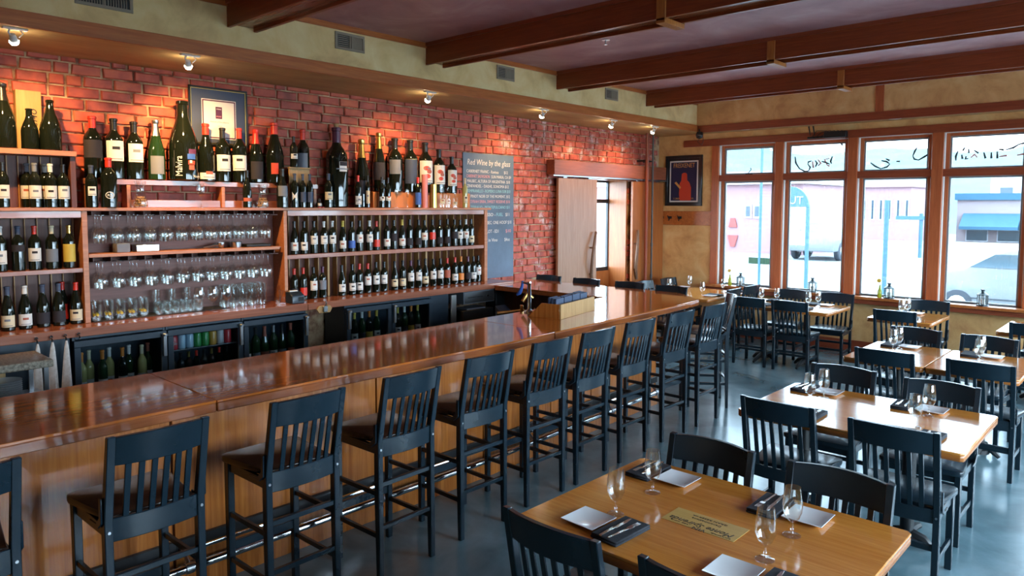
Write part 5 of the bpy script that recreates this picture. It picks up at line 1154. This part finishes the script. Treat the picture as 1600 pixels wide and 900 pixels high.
part(MB().prism([(-8.2, .25), (-8.0, .25), (-7.85, .75), (-8.35, .75)], 'y', 29.93, 29.97), 'red_sign', 'redsign', b1, 0, True)
building(-12.3, -8.6, 60, -.6, 3.5, 8, 'pinkwall', 'pink building far down the street seen through the third window', tuple((-12.0 + .6 * k, -11.7 + .6 * k, 1.0, 2.6) for k in range(6)), 'pinkwall')
b3 = building(-7.6, 22, 70, -.9, 2.6, 10, 'palewall', 'low building with blue awnings seen through the fourth window', tuple((-6.9 + 2.2 * k, -5.3 + 2.2 * k, -.8, .2) for k in range(6)), 'teal')
for k in range(4):
    x = -7.1 + 4.4 * k; part(MB().prism([(69.9, 1.5), (68.4, .45), (68.4, .2), (69.9, .2)], 'x', x, x + 4.0), 'awning', 'teal', b3, 0, True)
building(-12, 10, 110, -3, 6, 10, 'whitewall', 'large white building behind the blue awnings', tuple((-11 + 3 * k, -9.5 + 3 * k, 3, 4.6) for k in range(5)))
t = thing('street_pole', 'thin pole outside the first window', 'pole', (-3.33, 22, -1.15)); part(MB().tube([(0, 0, 0), (0, 0, 8)], .045, 8), 'shaft', 'bluepaint', t); part(MB().box(-.35, .35, -.02, .02, 1.35, 1.55), 'sign', 'greenglass', t)
t = thing('street_pole', 'blue-grey lamp post outside the third window', 'pole', (1.70, 17, -1.15)); part(MB().tube([(0, 0, 0), (0, 0, 3.3)], .05, 10), 'shaft', 'bluepaint', t); part(MB().lathe([(0, 0), (.14, 0), (.12, .3), (.075, .35)], 10), 'base', 'whitewall', t)
t = thing('street_post', 'parking pay post outside the third window', 'post', (-1.2, 32, 0)); part(MB().tube([(0, 0, 0), (0, 0, 1.75)], .07, 8), 'shaft', 'bluepaint', t); part(MB().box(-.9, .9, -.1, .1, 1.5, 1.65), 'arm', 'bluepaint', t)
t = thing('street_sign', 'arched blue and white shop sign outside the second window', 'sign', (-1.45, 20, -.6))
part(MB().box(-.62, -.54, -.04, .04, -.55, 2.6).box(.30, .38, -.04, .04, -.55, 2.6), 'post', 'bluepaint', t)
part(MB().prism([(.38 * math.cos(a) * 1.3 - .12, 2.6 + .55 * math.sin(a)) for a in [PI * k / 12 for k in range(13)]], 'y', -.05, .05), 'arch', 'bluepaint', t)
for k in range(5): part(MB().box(-.54, .30, -.03, .03, 1.55 + k * .21, 1.74 + k * .21), 'panel', 'whitewall', t)
me = text_mesh('sign_lettering', 'UT', .30, 'whitewall', .004); o = link('sign_lettering', me, t); o.matrix_local = Matrix.Translation((-.17, -.06, 2.68)) @ FF
def car(t, L, H, mat, suv):
    prof = [(0, .35), (0, .85), (.12, 1.05), (.95, H - .52), (1.65, H - .12), (1.95, H), (L - .75, H), (L - .25, H - .35), (L - .05, .98), (L, .6), (L, .35)]
    part(MB().prism(prof, 'y', -.88, .88), 'body', mat, t, .06, seg=2)
    for s in (-1, 1):
        y0, y1 = sorted((s * .881, s * .90))
        part(MB().prism([(1.10, H - .46), (1.62, H - .13), (2.55, H - .11), (2.55, H - .46)], 'y', y0, y1), 'front_window', 'carglass', t); part(MB().prism([(2.65, H - .46), (2.65, H - .11), (L - .9, H - .11), (L - .5, H - .46)], 'y', y0, y1), 'rear_window', 'carglass', t)
        part(MB().box(2.35, 2.52, y0, y1, H - .58, H - .55), 'door_handle', 'steel', t); part(MB().box(.85, L - .85, y0, y1, .50, .53), 'side_strip', 'tyre', t)
        for x in (.85, L - .95):
            w = part(MB().lathe([(0, -.11), (.2, -.11), (.33, -.09), (.36, -.05), (.36, .05), (.33, .09), (.2, .11), (0, .11)], 20), 'wheel', 'tyre', t); w.matrix_local = Matrix.Translation((x, s * .80, .36)) @ Matrix.Rotation(PI / 2, 4, 'X')
            part(MB().lathe([(0, -.125), (.18, -.125), (.2, -.112), (.2, .112), (.18, .125), (0, .125)], 14), 'hub', 'steel', w)
t = thing('parked_car', 'white sport utility car parked outside the fourth window', 'car', (1.45, 21.9, -.77)); car(t, 4.7, 1.75, 'carwhite', True)
t = thing('parked_car', 'small white car across the street seen through the second window', 'car', (-3.75, 27.2, 0), PI / 2); car(t, 3.0, 1.35, 'carwhite', False)
